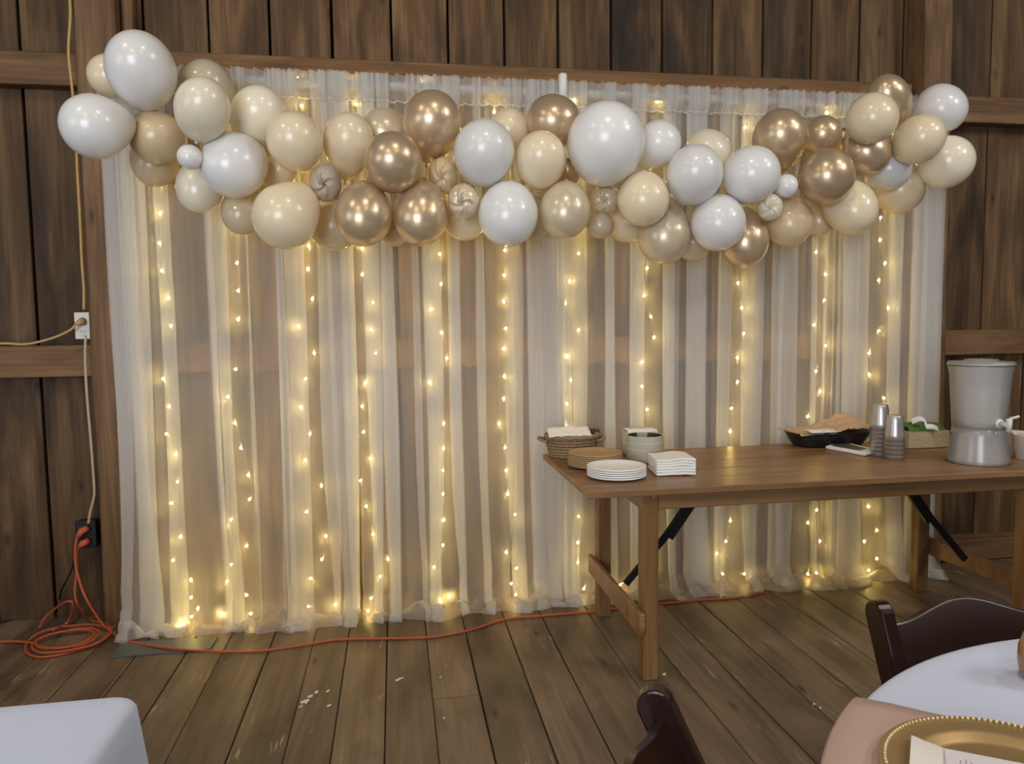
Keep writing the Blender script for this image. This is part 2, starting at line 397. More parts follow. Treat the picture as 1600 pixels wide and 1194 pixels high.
# sill timber low on the right
bm = plank_mesh(2.2, 0.12, 0.12, 0, 4.4); bm_obj('rail', bm, BEAMH, wall_back, (q0.x + wd2 / 2 + 1.12, -0.06, 0.065))

floor = tag(empty('floor', (0, 0, 0)), kind='structure')
fx = [atz(x, y, 0).x for x, y in ((223, 1125), (312, 1086), (390, 1091), (462, 1108), (538, 1039), (604, 1039), (671, 1039), (740, 1039), (815, 1039), (885, 1039))]
fx = sorted(fx)
step = 0.212
while fx[0] > -5.4: fx.insert(0, fx[0] - step * random.uniform(0.9, 1.1))
while fx[-1] < 5.4: fx.append(fx[-1] + step * random.uniform(0.85, 1.12))
butt = {round(atz(705, 1090, 0).x, 3): atz(705, 1090, 0).y}
for i in range(len(fx) - 1):
    a, b = fx[i], fx[i + 1]; cuts = [-9.0, 0.06]
    mid = (a + b) / 2
    if abs(mid - atz(705, 1090, 0).x) < 0.09: cuts.insert(1, atz(705, 1090, 0).y)
    elif i % 3 == 0: cuts.insert(1, -5.2 - random.random())
    else: cuts.insert(1, -4.4 - random.random() * 2.5)
    for y0, y1 in zip(cuts[:-1], cuts[1:]):
        bm = plank_mesh(b - a - 0.0035, y1 - y0 - 0.004, 0.04, 1, i + y0)
        bm_obj('plank', bm, FLOORW, floor, (mid, (y0 + y1) / 2, -0.02 + 0.0012 * nz(i * 3.3, y0)))
box('subfloor', (0, -4.5, -0.075), (11, 9.2, 0.05), plain('subfloor_dark', srgb(22, 16, 12), 0.95), floor, 0)
FLECK = plain('white_paint_fleck', srgb(222, 220, 216), 0.6)
for k, (px, py, s) in enumerate(((478, 1096, 14), (484, 1088, 10), (494, 1082, 9), (512, 1080, 6), (514, 1102, 6), (470, 1104, 6), (622, 1062, 8), (628, 1060, 5), (688, 1058, 4), (694, 1122, 4), (1038, 1054, 7), (1272, 1100, 5), (1282, 1106, 5))):
    c = atz(px, py, 0.0022); bm = bmesh.new(); r = s / 700; n = 9
    ring = [bm.verts.new((r * (0.35 + 0.65 * random.random()) * math.cos(2 * PI * i / n), r * (0.5 + random.random()) * 1.1 * math.sin(2 * PI * i / n), 0.0)) for i in range(n)]
    top = [bm.verts.new((v.co.x * 0.8, v.co.y * 0.8, 0.0006)) for v in ring]
    bm.faces.new(top)
    for i in range(n): bm.faces.new((ring[i], ring[(i + 1) % n], top[(i + 1) % n], top[i]))
    bm_obj('paint_fleck', bm, FLECK, floor, c, (0, 0, -0.5))
SHELL = wood('shell_board', srgb(60, 44, 30), srgb(96, 74, 52), srgb(130, 104, 78), axis=2, rough=0.8, tone=0.1)
def shell(name, boxes):
    bm = bmesh.new()
    for c, s in boxes: add_box(bm, c, s)
    return tag(bm_obj(name, bm, SHELL), kind='structure')
shell('wall_left', [((-5.55, -7.2, 2.3), (0.1, 3.6, 4.6)), ((-5.55, -1.4, 2.3), (0.1, 3.0, 4.6)), ((-5.55, -4.15, 0.65), (0.1, 2.5, 1.3)), ((-5.55, -4.15, 3.95), (0.1, 2.5, 1.3))])
shell('wall_right', [((5.5, -4.5, 2.3), (0.1, 9.0, 4.6))])
shell('wall_rear', [((-5.0, -9.05, 2.3), (1.2, 0.1, 4.6)), ((2.35, -9.05, 2.3), (6.3, 0.1, 4.6)), ((-2.6, -9.05, 3.95), (3.6, 0.1, 1.3))])
shell('ceiling', [((0, -4.5, 4.68), (11.2, 9.2, 0.1))])

# ------------------------------------------------------------------ pipe-and-drape frame
YC, TOPZ = -0.235, 2.502
xL = aty(178, 300, YC).x; xR = aty(1457, 300, YC).x
stand = tag(empty('backdrop_stand', ((xL + xR) / 2, YC, 0)), 'white pipe stand with grey floor plates holding up the sheer drapes', 'stand')
def local(o, p): return Vector(p) - o.location
bm = bmesh.new(); add_tube(bm, [local(stand, (xL + 0.03, YC, TOPZ - 0.03)), local(stand, (xR - 0.02, YC, TOPZ - 0.03))], 0.021, 14)
bm_obj('crossbar', bm, PIPE, stand, smooth=True)
xm = aty(876, 113, YC).x
for x, zt in ((xL + 0.05, TOPZ - 0.0), (xm, TOPZ + 0.045), (xR - 0.05, TOPZ)):
    bm = bmesh.new(); add_tube(bm, [local(stand, (x, YC + (0.03 if x == xm else 0.045), 0.01)), local(stand, (x, YC + (0.03 if x == xm else 0.045), zt - 0.09))], 0.02, 14)
    bm_obj('upright_pipe', bm, PIPE, stand, smooth=True)
bm = bmesh.new(); add_tube(bm, [local(stand, (xm, YC - 0.045, TOPZ - 0.10)), local(stand, (xm, YC - 0.045, TOPZ + 0.035)), local(stand, (xm, YC - 0.045, TOPZ + 0.042))], [0.018, 0.021, 0.017], 14)
bm_obj('pipe_connector', bm, CONN, stand, smooth=True)
# floor plates: the left one shows in front of the hem
c0 = [atz(168, 1027, 0.006), atz(192, 1004, 0.006), atz(340, 996, 0.006), atz(328, 1014, 0.006)]
for dx in (0,):
    bm = bmesh.new(); lo = [bm.verts.new(local(stand, (p.x + dx, p.y, 0.001))) for p in c0]
    hi = [bm.verts.new(local(stand, (p.x + dx, p.y, 0.007))) for p in c0]
    bm.faces.new(lo[::-1]); bm.faces.new(hi)
    for i in range(4): bm.faces.new((lo[i], lo[(i + 1) % 4], hi[(i + 1) % 4], hi[i]))
    bm_obj('floor_plate', bm, STEELP, stand)

# ------------------------------------------------------------------ sheer drapes
def px2x(px): return aty(px, 600, YC).x
def drape(label, xa, xb, bands, seed, rag=0.0):
    """fabric doubles back over every band (three layers there, one between), gathers at the rod, puddles on the floor"""
    rnd = random.Random(seed)
    nodes = [(px2x(xa), -0.006, 0)]
    for bi, bd in enumerate(bands):
        a, b, k = px2x(bd[0]), px2x(bd[1]), (bd[2] if len(bd) > 2 else 1)
        for j in range(k):
            nodes.append((b - 0.004 * j, -0.018 + 0.012 * j, 2 * bi + 2)); nodes.append((a + 0.006 * j, -0.006 + 0.012 * j, 2 * bi + 1))
    nodes.append((px2x(xb), -0.006, 0))
    ids = {}
    def drift(i, d):
        if i not in ids: ids[i] = [rnd.uniform(0, 6.28) for _ in range(3)] + [rnd.uniform(-1, 1) for _ in range(2)]
        p = ids[i]; t = d / TOPZ
        return (0.007 * math.sin(2.1 * t + p[0]) + 0.005 * math.sin(6 * t + p[1])) * (0.4 + t) + 0.05 * max(0, t - 0.55) ** 2 * 5 * p[3]
    ds = [-0.012, 0, 0.012, 0.03, 0.05, 0.075, 0.1, 0.106, 0.13] + [0.13 + (TOPZ - 0.33) * (i + 1) / 46 for i in range(46)]
    hang = len(ds); zb = TOPZ - ds[-1]
    samples = []
    s = 0.0
    for i in range(len(nodes) - 1):
        A, B = nodes[i], nodes[i + 1]; Ln = abs(B[0] - A[0]); n = max(6, int(Ln / 0.0042))
        for k in range(n if i < len(nodes) - 2 else n + 1):
            t = k / n; samples.append((i, t, s + Ln * t))
        s += Ln
    # 2 x floor rows
    FR = 22
    rows = []
    xs0 = None
    for ri in range(len(ds) + FR):
        d = ds[ri] if ri < len(ds) else ds[-1]
        gat = math.exp(-max(0, d - 0.02) / 0.34)
        row = []
        low = min(1.0, max(0.0, (d - 1.5) / 0.9))
        for (i, t, sl) in samples:
            A, B = nodes[i], nodes[i + 1]
            e = 0.5 - 0.5 * math.cos(PI * t)
            xA = A[0] + drift(A[2], d) * (1 if A[2] else 0.6); xB = B[0] + drift(B[2], d) * (1 if B[2] else 0.6)
            x = xA + (xB - xA) * e; y = A[1] + (B[1] - A[1]) * t
            ph = 2 * PI * sl / 0.034 + 2.5 * nz(sl * 5, seed)
            x += 0.0125 * gat * math.sin(ph + 0.9) * (0.6 + 0.5 * nz(sl * 9, 3.3))
            y += 0.017 * gat * math.cos(ph) + (0.004 + 0.004 * low) * (1 - gat) * math.sin(2 * PI * sl / 0.085 + seed + 3 * nz(sl * 3, 7.7)) + 0.01 * nz(sl * 4.0, d * 0.5, seed) * (1 - gat)
            if d < 0.11: y -= 0.026 * (1 - max(0, d - 0.08) / 0.03 if d > 0.08 else 1)
            if ri < hang:
                z = TOPZ - d
                if d < 0.0: z += 0.006 * nz(sl * 40, 1.2)
                bl = max(0.0, (0.55 - z) / 0.55)
                y -= 0.02 * bl ** 2 * (1 + 0.5 * nz(sl * 2.1, seed))
            else:
                q = (ri - hang + 1) / FR
                Lp = 0.115 + 0.055 * nz(x * 3.1, seed * 1.7) + 0.06 * nz(x * 7.5, 2.0) + rag
                y -= 0.02 * (1 - zb / 0.55) ** 2 * (1 + 0.5 * nz(sl * 2.1, seed))
                # fall, then roll outwards and lie in soft crumples
                f = min(1.0, q / 0.4); z = zb * (1 - f) ** 1.15 + 0.010
                out = 0.0
                if q > 0.22: out = Lp * ((q - 0.22) / 0.78) ** 0.9
                y -= out
                cr = 1.2 * nz(x * 7, y * 12, seed) + 0.6 * nz(x * 19, y * 26, 4)
                up = max(0, cr + 0.4) * 0.06 * math.sin(PI * min(1, max(0, (q - 0.15) / 0.85))) ** 0.8
                z += up
                x += 0.022 * nz(x * 8, q * 5, seed) * q + 0.008 * nz(x * 25, q * 9, 1) * q
                z = max(z, 0.005) + 0.004 * (i % 3) * q
                if q == 1: z = max(0.004, z - 0.004)
            row.append((x, YC + y, z))
        rows.append(row)
    o = grid('sheer_drape', rows, SHEER)
    tag(o, label, 'curtain', 'sheer drape panels of the backdrop')
    strip = [[(p[0], p[1] - 0.0015, p[2]) for p in r] for r in rows[5:8]]
    grid('pocket_seam', strip[1:], SEAM, o)
    grid('pocket_back', [[(p[0], p[1] + 0.075 * min(1, 0.35 + 3.2 * math.sin(PI * min(1, k / 6)) ), p[2]) for p in r] for k, r in enumerate(rows[0:7])], SHEER, o)
    return o
drape('first sheer white drape from the left, hanging beside the rough timber post', 178, 441,
      [(181, 206, 1), (200, 228, 2), (222, 243, 1), (253, 277, 1), (331, 345, 2), (341, 366, 1), (394, 399, 1)], 1.0)
drape('second sheer white drape from the left, ending in a long open slit', 436, 556,
      [(441, 452, 1), (448, 481, 1), (502, 525, 1), (518, 545, 1), (538, 556, 2)], 2.0)
drape('third sheer white drape from the left, between two open slits', 556, 803,
      [(571, 596, 2), (600, 618, 2), (648, 656, 1), (664, 691, 2), (703, 723, 2), (748, 756, 1), (793, 801, 1)], 3.0)
drape('fourth sheer white drape from the left, falling behind the corner with the basket', 800, 1060,
      [(806, 818, 1), (824, 846, 2), (848, 872, 2), (879, 892, 1), (894, 916, 1), (944, 958, 2), (983, 1004, 2), (1034, 1053, 2)], 4.0)
drape('fifth sheer white drape from the left, falling behind the middle of the serving table', 1040, 1300,
      [(1070, 1100, 2), (1122, 1141, 1), (1154, 1186, 1), (1204, 1222, 1), (1216, 1241, 1), (1264, 1272, 1), (1281, 1288, 1)], 5.0)
drape('last sheer white drape on the right, behind the black tray and steel tumblers', 1296, 1466,
      [(1302, 1309, 1), (1313, 1341, 2), (1345, 1352, 1), (1384, 1403, 1), (1420, 1440, 1), (1436, 1462, 2)], 6.0)

# ------------------------------------------------------------------ fairy light strands behind the drapes
YL = -0.196
STR = [
 [(254,262),(251,290),(250,334),(249,380),(253,423),(263,466),(267,509),(255,592),(264,635),(260,678),(275,710),(277,753),(268,786),(282,839),(270,876),(298,906),(298,934),(309,951),(299,964),(283,979)],
 [(366,200),(371,240),(368,290),(366,325),(370,362),(370,411),(372,454),(372,499),(368,577),(356,620),(367,661),(376,700),(388,743),(390,780),(361,812),(385,853),(361,882),(355,908),(385,930),(392,963),(347,969)],
 [(465,122),(471,165),(474,215),(478,262),(481,300),(480,340),(482,384),(481,421),(488,467),(466,510),(491,552),(477,592),(470,636),(484,678),(477,719),(502,759),(479,800),(509,838),(503,874),(485,904),(524,955),(482,948)],
 [(555,128),(557,163),(560,205),(562,250),(565,300),(560,345),(566,388),(566,429),(583,473),(580,515),(587,552),(571,598),(566,635),(568,675),(579,717),(563,751),(572,791),(583,835),(606,874),(594,901),(580,945),(575,952)],
 [(664,131),(668,165),(680,205),(690,250),(688,300),(690,350),(687,397),(689,444),(674,483),(690,520),(698,560),(671,597),(693,662),(693,701),(692,735),(692,772),(693,813),(692,852),(678,886),(689,944),(702,942)],
 [(772,144),(772,175),(778,215),(784,260),(786,300),(788,345),(789,391),(788,430),(787,471),(790,513),(787,545),(788,588),(787,623),(780,662),(789,700),(791,735),(793,772),(805,804),(791,863),(807,888),(799,912),(806,929)],
 [(897,156),(900,200),(898,240),(896,280),(900,320),(902,358),(904,396),(890,439),(883,474),(904,516),(886,556),(892,594),(886,631),(884,664),(886,720),(883,774),(904,807),(903,848),(903,879),(922,886),(912,920)],
 [(1028,158),(1026,200),(1020,245),(1015,290),(1012,335),(1012,378),(1011,419),(1006,462),(1017,495),(1022,527),(1003,566),(1003,604),(1011,640),(1012,674),(1012,716),(1013,760),(1012,800),(1012,842),(1014,880),(969,914)],
 [(1166,160),(1164,199),(1160,240),(1157,290),(1156,340),(1154,392),(1153,442),(1159,481),(1162,521),(1152,559),(1152,597),(1143,638),(1141,674),(1144,712),(1145,760),(1141,814),(1134,846),(1120,865),(1129,897),(1163,897)],
 [(1292,177),(1290,220),(1288,262),(1292,305),(1293,349),(1275,394),(1290,429),(1288,469),(1272,508),(1290,540),(1275,580),(1281,612),(1262,651),(1270,690),(1272,730),(1276,797),(1262,817),(1281,846),(1262,895),(1276,899)],
 [(1372,170),(1376,215),(1380,260),(1378,305),(1376,340),(1375,375),(1383,411),(1373,438),(1388,481),(1373,517),(1358,552),(1358,586),(1381,622),(1372,662),(1366,700),(1360,745),(1357,792),(1370,829),(1350,846),(1370,873),(1360,902)]]
ORD = ['first', 'second', 'third', 'fourth', 'fifth', 'sixth', 'seventh', 'eighth', 'ninth', 'tenth', 'eleventh']
bm = bmesh.new(); bmesh.ops.create_icosphere(bm, subdivisions=1, radius=0.0052)
for v in bm.verts: v.co.z *= 1.25
led_me = bpy.data.meshes.new('bulb'); bm.to_mesh(led_me); bm.free(); led_me.materials.append(LED)
for si, pts in enumerate(STR):
    P = []
    for k, (px, py) in enumerate(pts):
        yy = YL + 0.012 * math.sin(k * 2.4 + si) 
        p = aty(px, py, yy)
        if p.z < 0.03:
            p = atz(px, py, 0.03); p.y = max(min(p.y, -0.19), -0.30); p.z = 0.022 + 0.02 * ((k * 7) % 3)
        P.append(p)
    top = Vector((P[0].x, YC + 0.03, TOPZ - 0.06))
    root = tag(empty('fairy_light_strand', (top.x, top.y, top.z)),
               '%s strand of warm white fairy lights from the left, behind the sheer drapes' % ORD[si], 'fairy lights', 'fairy light strands of the backdrop')
    path = smooth_path([local(root, top)] + [local(root, p + Vector((0.004, 0.008, 0))) for p in P], 3)
    tube('wire', path, 0.0012, WIRE, root, 4)
    for p in P:
        link('bulb', led_me, LED, root, local(root, p), (random.random(), random.random(), 0))
# the lead that joins the strands along the crossbar
ctrl = [Vector((xL + 0.1 + (xR - xL - 0.2) * k / 24, YC + 0.036, TOPZ - 0.062 - 0.012 * abs(math.sin(k * 1.3)))) for k in range(25)]
tag(tube('fairy_light_lead', smooth_path(ctrl, 3), 0.0014, WIRE, None, 5), 'thin wire along the crossbar that joins the fairy light strands', 'wire')

# ------------------------------------------------------------------ balloon garland
def balloon_mesh(name, taper):
    prof = []; n = 22
    for i in range(n + 1):
        a = PI * i / n; t = -math.cos(a)           # -1 crown .. +1 towards the knot
        r = math.sin(a) * (1 - taper * t * (1 if t > 0 else 0.35))
        prof.append((max(r, 0), t))
    bm = bmesh.new(); add_lathe(bm, prof, 36)
    bmesh.ops.recalc_face_normals(bm, faces=bm.faces)
    me = bpy.data.meshes.new(name); bm.to_mesh(me); bm.free()
    for p in me.polygons: p.use_smooth = True
    return me
def knot_mesh():
    bm = bmesh.new()
    add_lathe(bm, [(0.0, 0.0), (0.055, 0.0), (0.045, 0.03), (0.028, 0.05), (0.05, 0.07), (0.05, 0.085), (0.026, 0.1), (0.04, 0.13), (0.075, 0.17), (0.085, 0.175), (0.06, 0.17), (0.0, 0.12)], 14)
    bmesh.ops.recalc_face_normals(bm, faces=bm.faces)
    me = bpy.data.meshes.new('knot'); bm.to_mesh(me); bm.free()
    for p in me.polygons: p.use_smooth = True
    return me
ROUND, PEAR = balloon_mesh('balloon_round', 0.10), balloon_mesh('balloon_pear', 0.30)
KNOT = knot_mesh()
def scrunch_mesh(seed):
    """under-blown balloon: the latex gathers in a twist of pleats on the side that faces the room"""
    n, m = 26, 56; rows = []
    for i in range(n + 1):
        a = PI * i / n; row = []
        for k in range(m):
            p = 2 * PI * k / m
            w_ = math.exp(-(a / 1.0) ** 2)
            tw = p + 1.5 * math.exp(-a * 1.6)
            pl = math.sin(5 * tw + seed) + 0.6 * math.sin(9 * tw + 1.3 * seed) + 0.5 * math.sin(2 * tw + seed)
            rr = 1 - 0.10 * w_ * (1 - 0.75 * pl) - 0.22 * math.exp(-(a / 0.30) ** 2)
            row.append((rr * math.sin(a) * math.cos(p), rr * math.sin(a) * math.sin(p), -rr * math.cos(a)))
        rows.append(row)
    vs = [p for r in rows for p in r]
    fs = [(i * m + k, i * m + (k + 1) % m, (i + 1) * m + (k + 1) % m, (i + 1) * m + k) for i in range(n) for k in range(m)]
    me = bpy.data.meshes.new('scrunched'); me.from_pydata(vs, [], fs)
    for p in me.polygons: p.use_smooth = True
    return me
# centre px, half width across the axis, half length along it, axis angle towards the knot (0 right, 90 up), latex, depth, shape, label
B = [
 (221, 113, 54, 64, 280, WHITE, 0, 'r', 'largest white balloon at the top left end, in front of the timber post'),
 (155, 197, 51, 59, 8, WHITE, 0, 'p', 'white balloon at the far left tip, sticking out sideways past the post'),
 (173, 120, 31, 34, 300, IVORY, 2, 'r', 'ivory balloon half hidden behind the big white one at top left'),
 (245, 212, 41, 43, 120, TAN, 1, 'p', 'beige balloon between the far left white one and the pale cream ones'),
 (243, 246, 37, 40, 80, TAN, 2, 'r', 'beige balloon hanging lowest at the left end, over the first light strand'),
 (316, 173, 45, 50, 260, CREAM, 0, 'r', 'round cream balloon just right of the biggest top left white balloon'),
 (321, 148, 43, 48, 265, CLEAR, 2, 'r', 'thin beige balloon peeping out above the round cream one near the left'),
 (402, 183, 43, 45, 250, CREAM, 1, 'r', 'pale cream balloon third along the top edge from the left'),
 (367, 257, 53, 52, 30, WHITE, 0, 'r', 'large white balloon front and centre of the left cluster'),
 (297, 246, 19, 21, 300, WHITE, 0, 'r', 'tiny white balloon tucked left of the large white one'),
 (313, 288, 37, 41, 80, CREAM, 1, 'r', 'cream balloon under the tiny white one in the left cluster'),
 (379, 328, 31, 34, 80, CLEAR, 2, 'r', 'thin see-through balloon below the large white one at left'),
 (461, 223, 43, 48, 280, IVORY, 0, 'r', 'ivory balloon above the taupe crumpled one, darker spot at its top'),
 (432, 268, 25, 28, 200, IVORY, 2, 'r', 'ivory balloon glimpsed in the gap right of the large white one'),
 (451, 333, 52, 56, 45, IVORY, 0, 'p', 'big ivory balloon at the bottom of the left half of the garland'),
 (544, 230, 38, 50, 265, IVORY, 1, 'p', 'ivory balloon between the taupe crumpled one and the golden ones'),
 (601, 209, 36, 35, 265, CHAMP, 2, 'r', 'pale champagne balloon behind the topmost golden ball at left centre'),
 (674, 200, 44, 54, 262, GOLD, 1, 'p', 'golden pearl balloon that stands highest in the left centre'),
 (614, 255, 45, 48, 265, GOLD, 0, 'r', 'golden pearl balloon above the pair of lower golden ones'),
 (568, 333, 44, 51, 85, GOLD, 0, 'r', 'left one of the lower pair of golden pearl balloons'),
 (658, 332, 42, 51, 85, GOLD, 0, 'r', 'right one of the lower pair of golden pearl balloons'),
 (522, 352, 36, 35, 80, CLEAR, 2, 'r', 'thin cream balloon behind the lower left golden one'),
 (618, 353, 24, 28, 80, TAN, 2, 'r', 'beige balloon showing between the lower pair of golden ones'),
 (727, 342, 30, 30, 80, IVORY, 2, 'r', 'ivory balloon under the small creased pearl one'),
 (756, 241, 47, 53, 262, WHITE, 0, 'r', 'white balloon in the centre, above another white one'),
 (794, 209, 32, 35, 250, IVORY, 2, 'r', 'ivory balloon behind the upper centre white one'),
 (845, 252, 39, 46, 268, IVORY, 0, 'r', 'ivory balloon between the upper centre white one and the biggest white'),
 (864, 194, 40, 43, 262, GOLD, 1, 'p', 'golden balloon behind the biggest white one, under the pipe joint'),
 (946, 227, 59, 67, 262, WHITE, 0, 'r', 'biggest white balloon of the garland, right of centre'),
 (794, 333, 46, 51, 85, WHITE, 0, 'r', 'white balloon low in the centre, above the sixth light strand'),
 (834, 341, 26, 30, 85, CLEAR, 2, 'r', 'thin ivory balloon behind the low white centre one'),
 (883, 327, 39, 45, 88, CHAMP, 0, 'r', 'pearly champagne balloon below the biggest white one'),
 (886, 272, 18, 22, 265, GOLD, 2, 'r', 'golden balloon glimpsed left below the biggest white one'),
 (938, 352, 20, 20, 90, CLEAR, 1, 'r', 'tiny clear champagne balloon hanging under the crumpled golden one'),
 (981, 346, 30, 28, 85, IVORY, 2, 'r', 'ivory balloon behind and below the round ivory one right of centre'),
 (1005, 310, 40, 43, 88, IVORY, 0, 'r', 'round ivory balloon under the biggest white one, faint scuff on it'),
 (1025, 229, 33, 40, 235, WHITE, 1, 'p', 'white balloon peeking out right of the biggest white one'),
 (1084, 275, 43, 49, 250, WHITE, 0, 'r', 'white balloon above the lower right white one, left of its twin'),
 (1104, 241, 33, 35, 240, CREAM, 2, 'p', 'cream balloon behind the twin white ones right of centre'),
 (1040, 363, 39, 47, 75, CHAMP, 1, 'p', 'pearly cream balloon hanging lowest right of centre'),
 (1083, 376, 28, 28, 90, CLEAR, 2, 'r', 'thin pale balloon between the lowest pearly cream and lower white one'),
 (1122, 347, 43, 44, 90, WHITE, 0, 'r', 'white balloon low on the right, in front of a golden one'),
 (1173, 275, 44, 47, 250, WHITE, 0, 'r', 'white balloon beside the tiny white ball on the right'),
 (1162, 369, 37, 46, 95, GOLD, 1, 'p', 'golden balloon hanging lowest on the right, behind a white one'),
 (1218, 222, 41, 48, 268, GOLD, 1, 'p', 'golden balloon leftmost in the right golden cluster'),
 (1228, 291, 18, 19, 200, WHITE, 0, 'r', 'tiny white ball between white and golden balloons on the right'),
 (1232, 345, 37, 38, 100, TAN, 1, 'r', 'beige balloon under the crumpled one on the right'),
 (1283, 215, 29, 31, 260, GOLD, 2, 'r', 'smaller golden balloon at the top of the right golden cluster'),
 (1290, 277, 42, 45, 200, GOLD, 0, 'r', 'golden balloon in front of the right golden cluster'),
 (1350, 240, 37, 41, 220, GOLD, 0, 'p', 'golden balloon rightmost in the right golden cluster'),
 (1361, 186, 38, 42, 215, IVORY, 0, 'r', 'ivory balloon below the topmost golden one at right'),
 (1389, 160, 36, 40, 290, GOLD, 1, 'r', 'golden balloon topmost at the right end of the garland'),
 (1466, 174, 37, 44, 225, WHITE, 1, 'p', 'white balloon topmost at the far right, against the barn boards'),
 (1434, 219, 36, 46, 215, IVORY, 0, 'r', 'ivory balloon in the middle of the right end cluster'),
 (1476, 254, 38, 46, 195, CREAM, 1, 'r', 'cream balloon at the far right tip, against the barn boards'),
 (1385, 266, 32, 38, 215, WHITE, 1, 'p', 'white balloon under the rightmost golden one'),
 (1404, 297, 34, 37, 200, IVORY, 2, 'r', 'ivory balloon hanging lowest at the right end, over the last strand'),
 (1326, 321, 41, 44, 130, IVORY, 1, 'r', 'ivory balloon under the front golden one on the right'),
 (1275, 336, 26, 30, 110, TAN, 2, 'r', 'beige balloon half hidden behind the low ivory one on the right'),
 (1316, 217, 13, 16, 250, GOLD, 2, 'r', 'golden sliver of a balloon between the right golden ones'),
 # crumpled, under-blown ones
 (509, 286, 25, 29, 0, TAUPE, 0, 's', 'crumpled taupe balloon with twisted pleats, left of the lower golden pair'),
 (693, 275, 23, 27, 20, TAN, 1, 's', 'small creased beige balloon between golden and white ones'),
 (724, 315, 25, 27, 40, CHAMP, 0, 's', 'small creased pearl balloon left of the low white centre one'),
 (946, 312, 23, 22, 60, CHAMP, 1, 's', 'crumpled golden balloon under the biggest white one'),
 (1203, 324, 20, 21, 90, CREAM, 0, 's', 'crumpled cream balloon below the tiny white ball'),
]
def rayd(px, py): return (fw + RT * ((px - 800) / F) - UP * ((py - 597) / F))
base_y = (-0.66, -0.54, -0.43)
ent = []
for b in B:
    d = rayd(b[0], b[1]); y = base_y[b[6]]; t = (y - CAM.y) / d.y
    ent.append([d, t, b])
def radius(e): return max(e[2][2], e[2][3]) * e[1] / F if False else 0.5 * (e[2][2] + e[2][3]) * e[1] / F
for it in range(160):                       # let the packed balloons settle so they press but do not run through one another
    for i in range(len(ent)):
        for j in range(i + 1, len(ent)):
            A, Bb = ent[i], ent[j]; pa, pb = A[0] * A[1], Bb[0] * Bb[1]
            need = 0.93 * (radius(A) + radius(Bb)); v = pb - pa
            if v.length < need:
                push = (need - v.length) * 0.22
                sgn = 1 if (A[2][6], A[1]) <= (Bb[2][6], Bb[1]) else -1    # the front one forward
                if A[2][6] == Bb[2][6]: sgn = 1 if A[1] <= Bb[1] else -1
                A[1] -= sgn * push; Bb[1] += sgn * push
    for e in ent:
        r = radius(e); ymax = YC - 0.03 - r * 0.75; y = CAM.y + e[0].y * e[1]
        if y > ymax: e[1] = (ymax - CAM.y) / e[0].y
        if y < -1.25: e[1] = (-1.25 - CAM.y) / e[0].y
GROUP = 'balloons of the garland'
for d, t, b in ent:
    cx, cy, a, bl, th, m, ly, sh, lab = b
    p = CAM + d * t; s = t * 1.0 / F
    psi = math.atan2(597 - cy, cx - 800); ct = 1 / math.sqrt(1 + ((cx - 800) ** 2 + (cy - 597) ** 2) / F ** 2); dl = math.radians(th) - psi
    gr = (1.03, 1.08, 1.14)[ly]; bl = bl * gr; a = a * (1 + (gr - 1) * 0.7)
    A = a * s * math.sqrt((math.sin(dl) * ct) ** 2 + math.cos(dl) ** 2); Bl = bl * s * math.sqrt((math.cos(dl) * ct) ** 2 + math.sin(dl) ** 2)
    if sh == 's':
        me = scrunch_mesh(cx * 0.37); me.materials.append(m)
        o = bpy.data.objects.new('balloon', me); COL.objects.link(o)
        zax = (d.normalized() + RT * 0.15 * math.cos(math.radians(th)) + UP * 0.1).normalized()   # pleats (local -z) face the room
        q = zax.to_track_quat('Z', 'Y'); o.rotation_mode = 'QUATERNION'; o.rotation_quaternion = q
        o.scale = (A, Bl, (A + Bl) / 2); o.location = p
        k = bpy.data.objects.new('knot', KNOT.copy()); k.data.materials.append(m); COL.objects.link(k); k.parent = o; k.location = (0, 0, 0.92)
    else:
        base = ROUND if sh == 'r' else PEAR
        key = base.name + m.name
        me = bpy.data.meshes.get(key)
        if me is None:
            me = base.copy(); me.name = key; me.materials.append(m)
        kk = bpy.data.meshes.get('knot' + m.name)
        if kk is None:
            kk = KNOT.copy(); kk.name = 'knot' + m.name; kk.materials.append(m)
        o = bpy.data.objects.new('balloon', me); COL.objects.link(o)
        phi = math.radians(35 if sh == 'r' else 22)
        inp = RT * math.cos(math.radians(th)) + UP * math.sin(math.radians(th))
        dn = d.normalized(); inp = (inp - dn * inp.dot(dn)).normalized()
        ax_ = (inp * math.cos(phi) + dn * math.sin(phi)).normalized()
        Bt = math.sqrt(max(A * A, (Bl * Bl - (A * math.sin(phi)) ** 2) / math.cos(phi) ** 2))
        o.rotation_mode = 'QUATERNION'; o.rotation_quaternion = ax_.to_track_quat('Z', 'Y')
        o.scale = (A, A, Bt); o.location = p
        k = bpy.data.objects.new('knot', kk); COL.objects.link(k); k.parent = o; k.location = (0, 0, 0.985)
    tag(o, lab, 'balloon', GROUP)

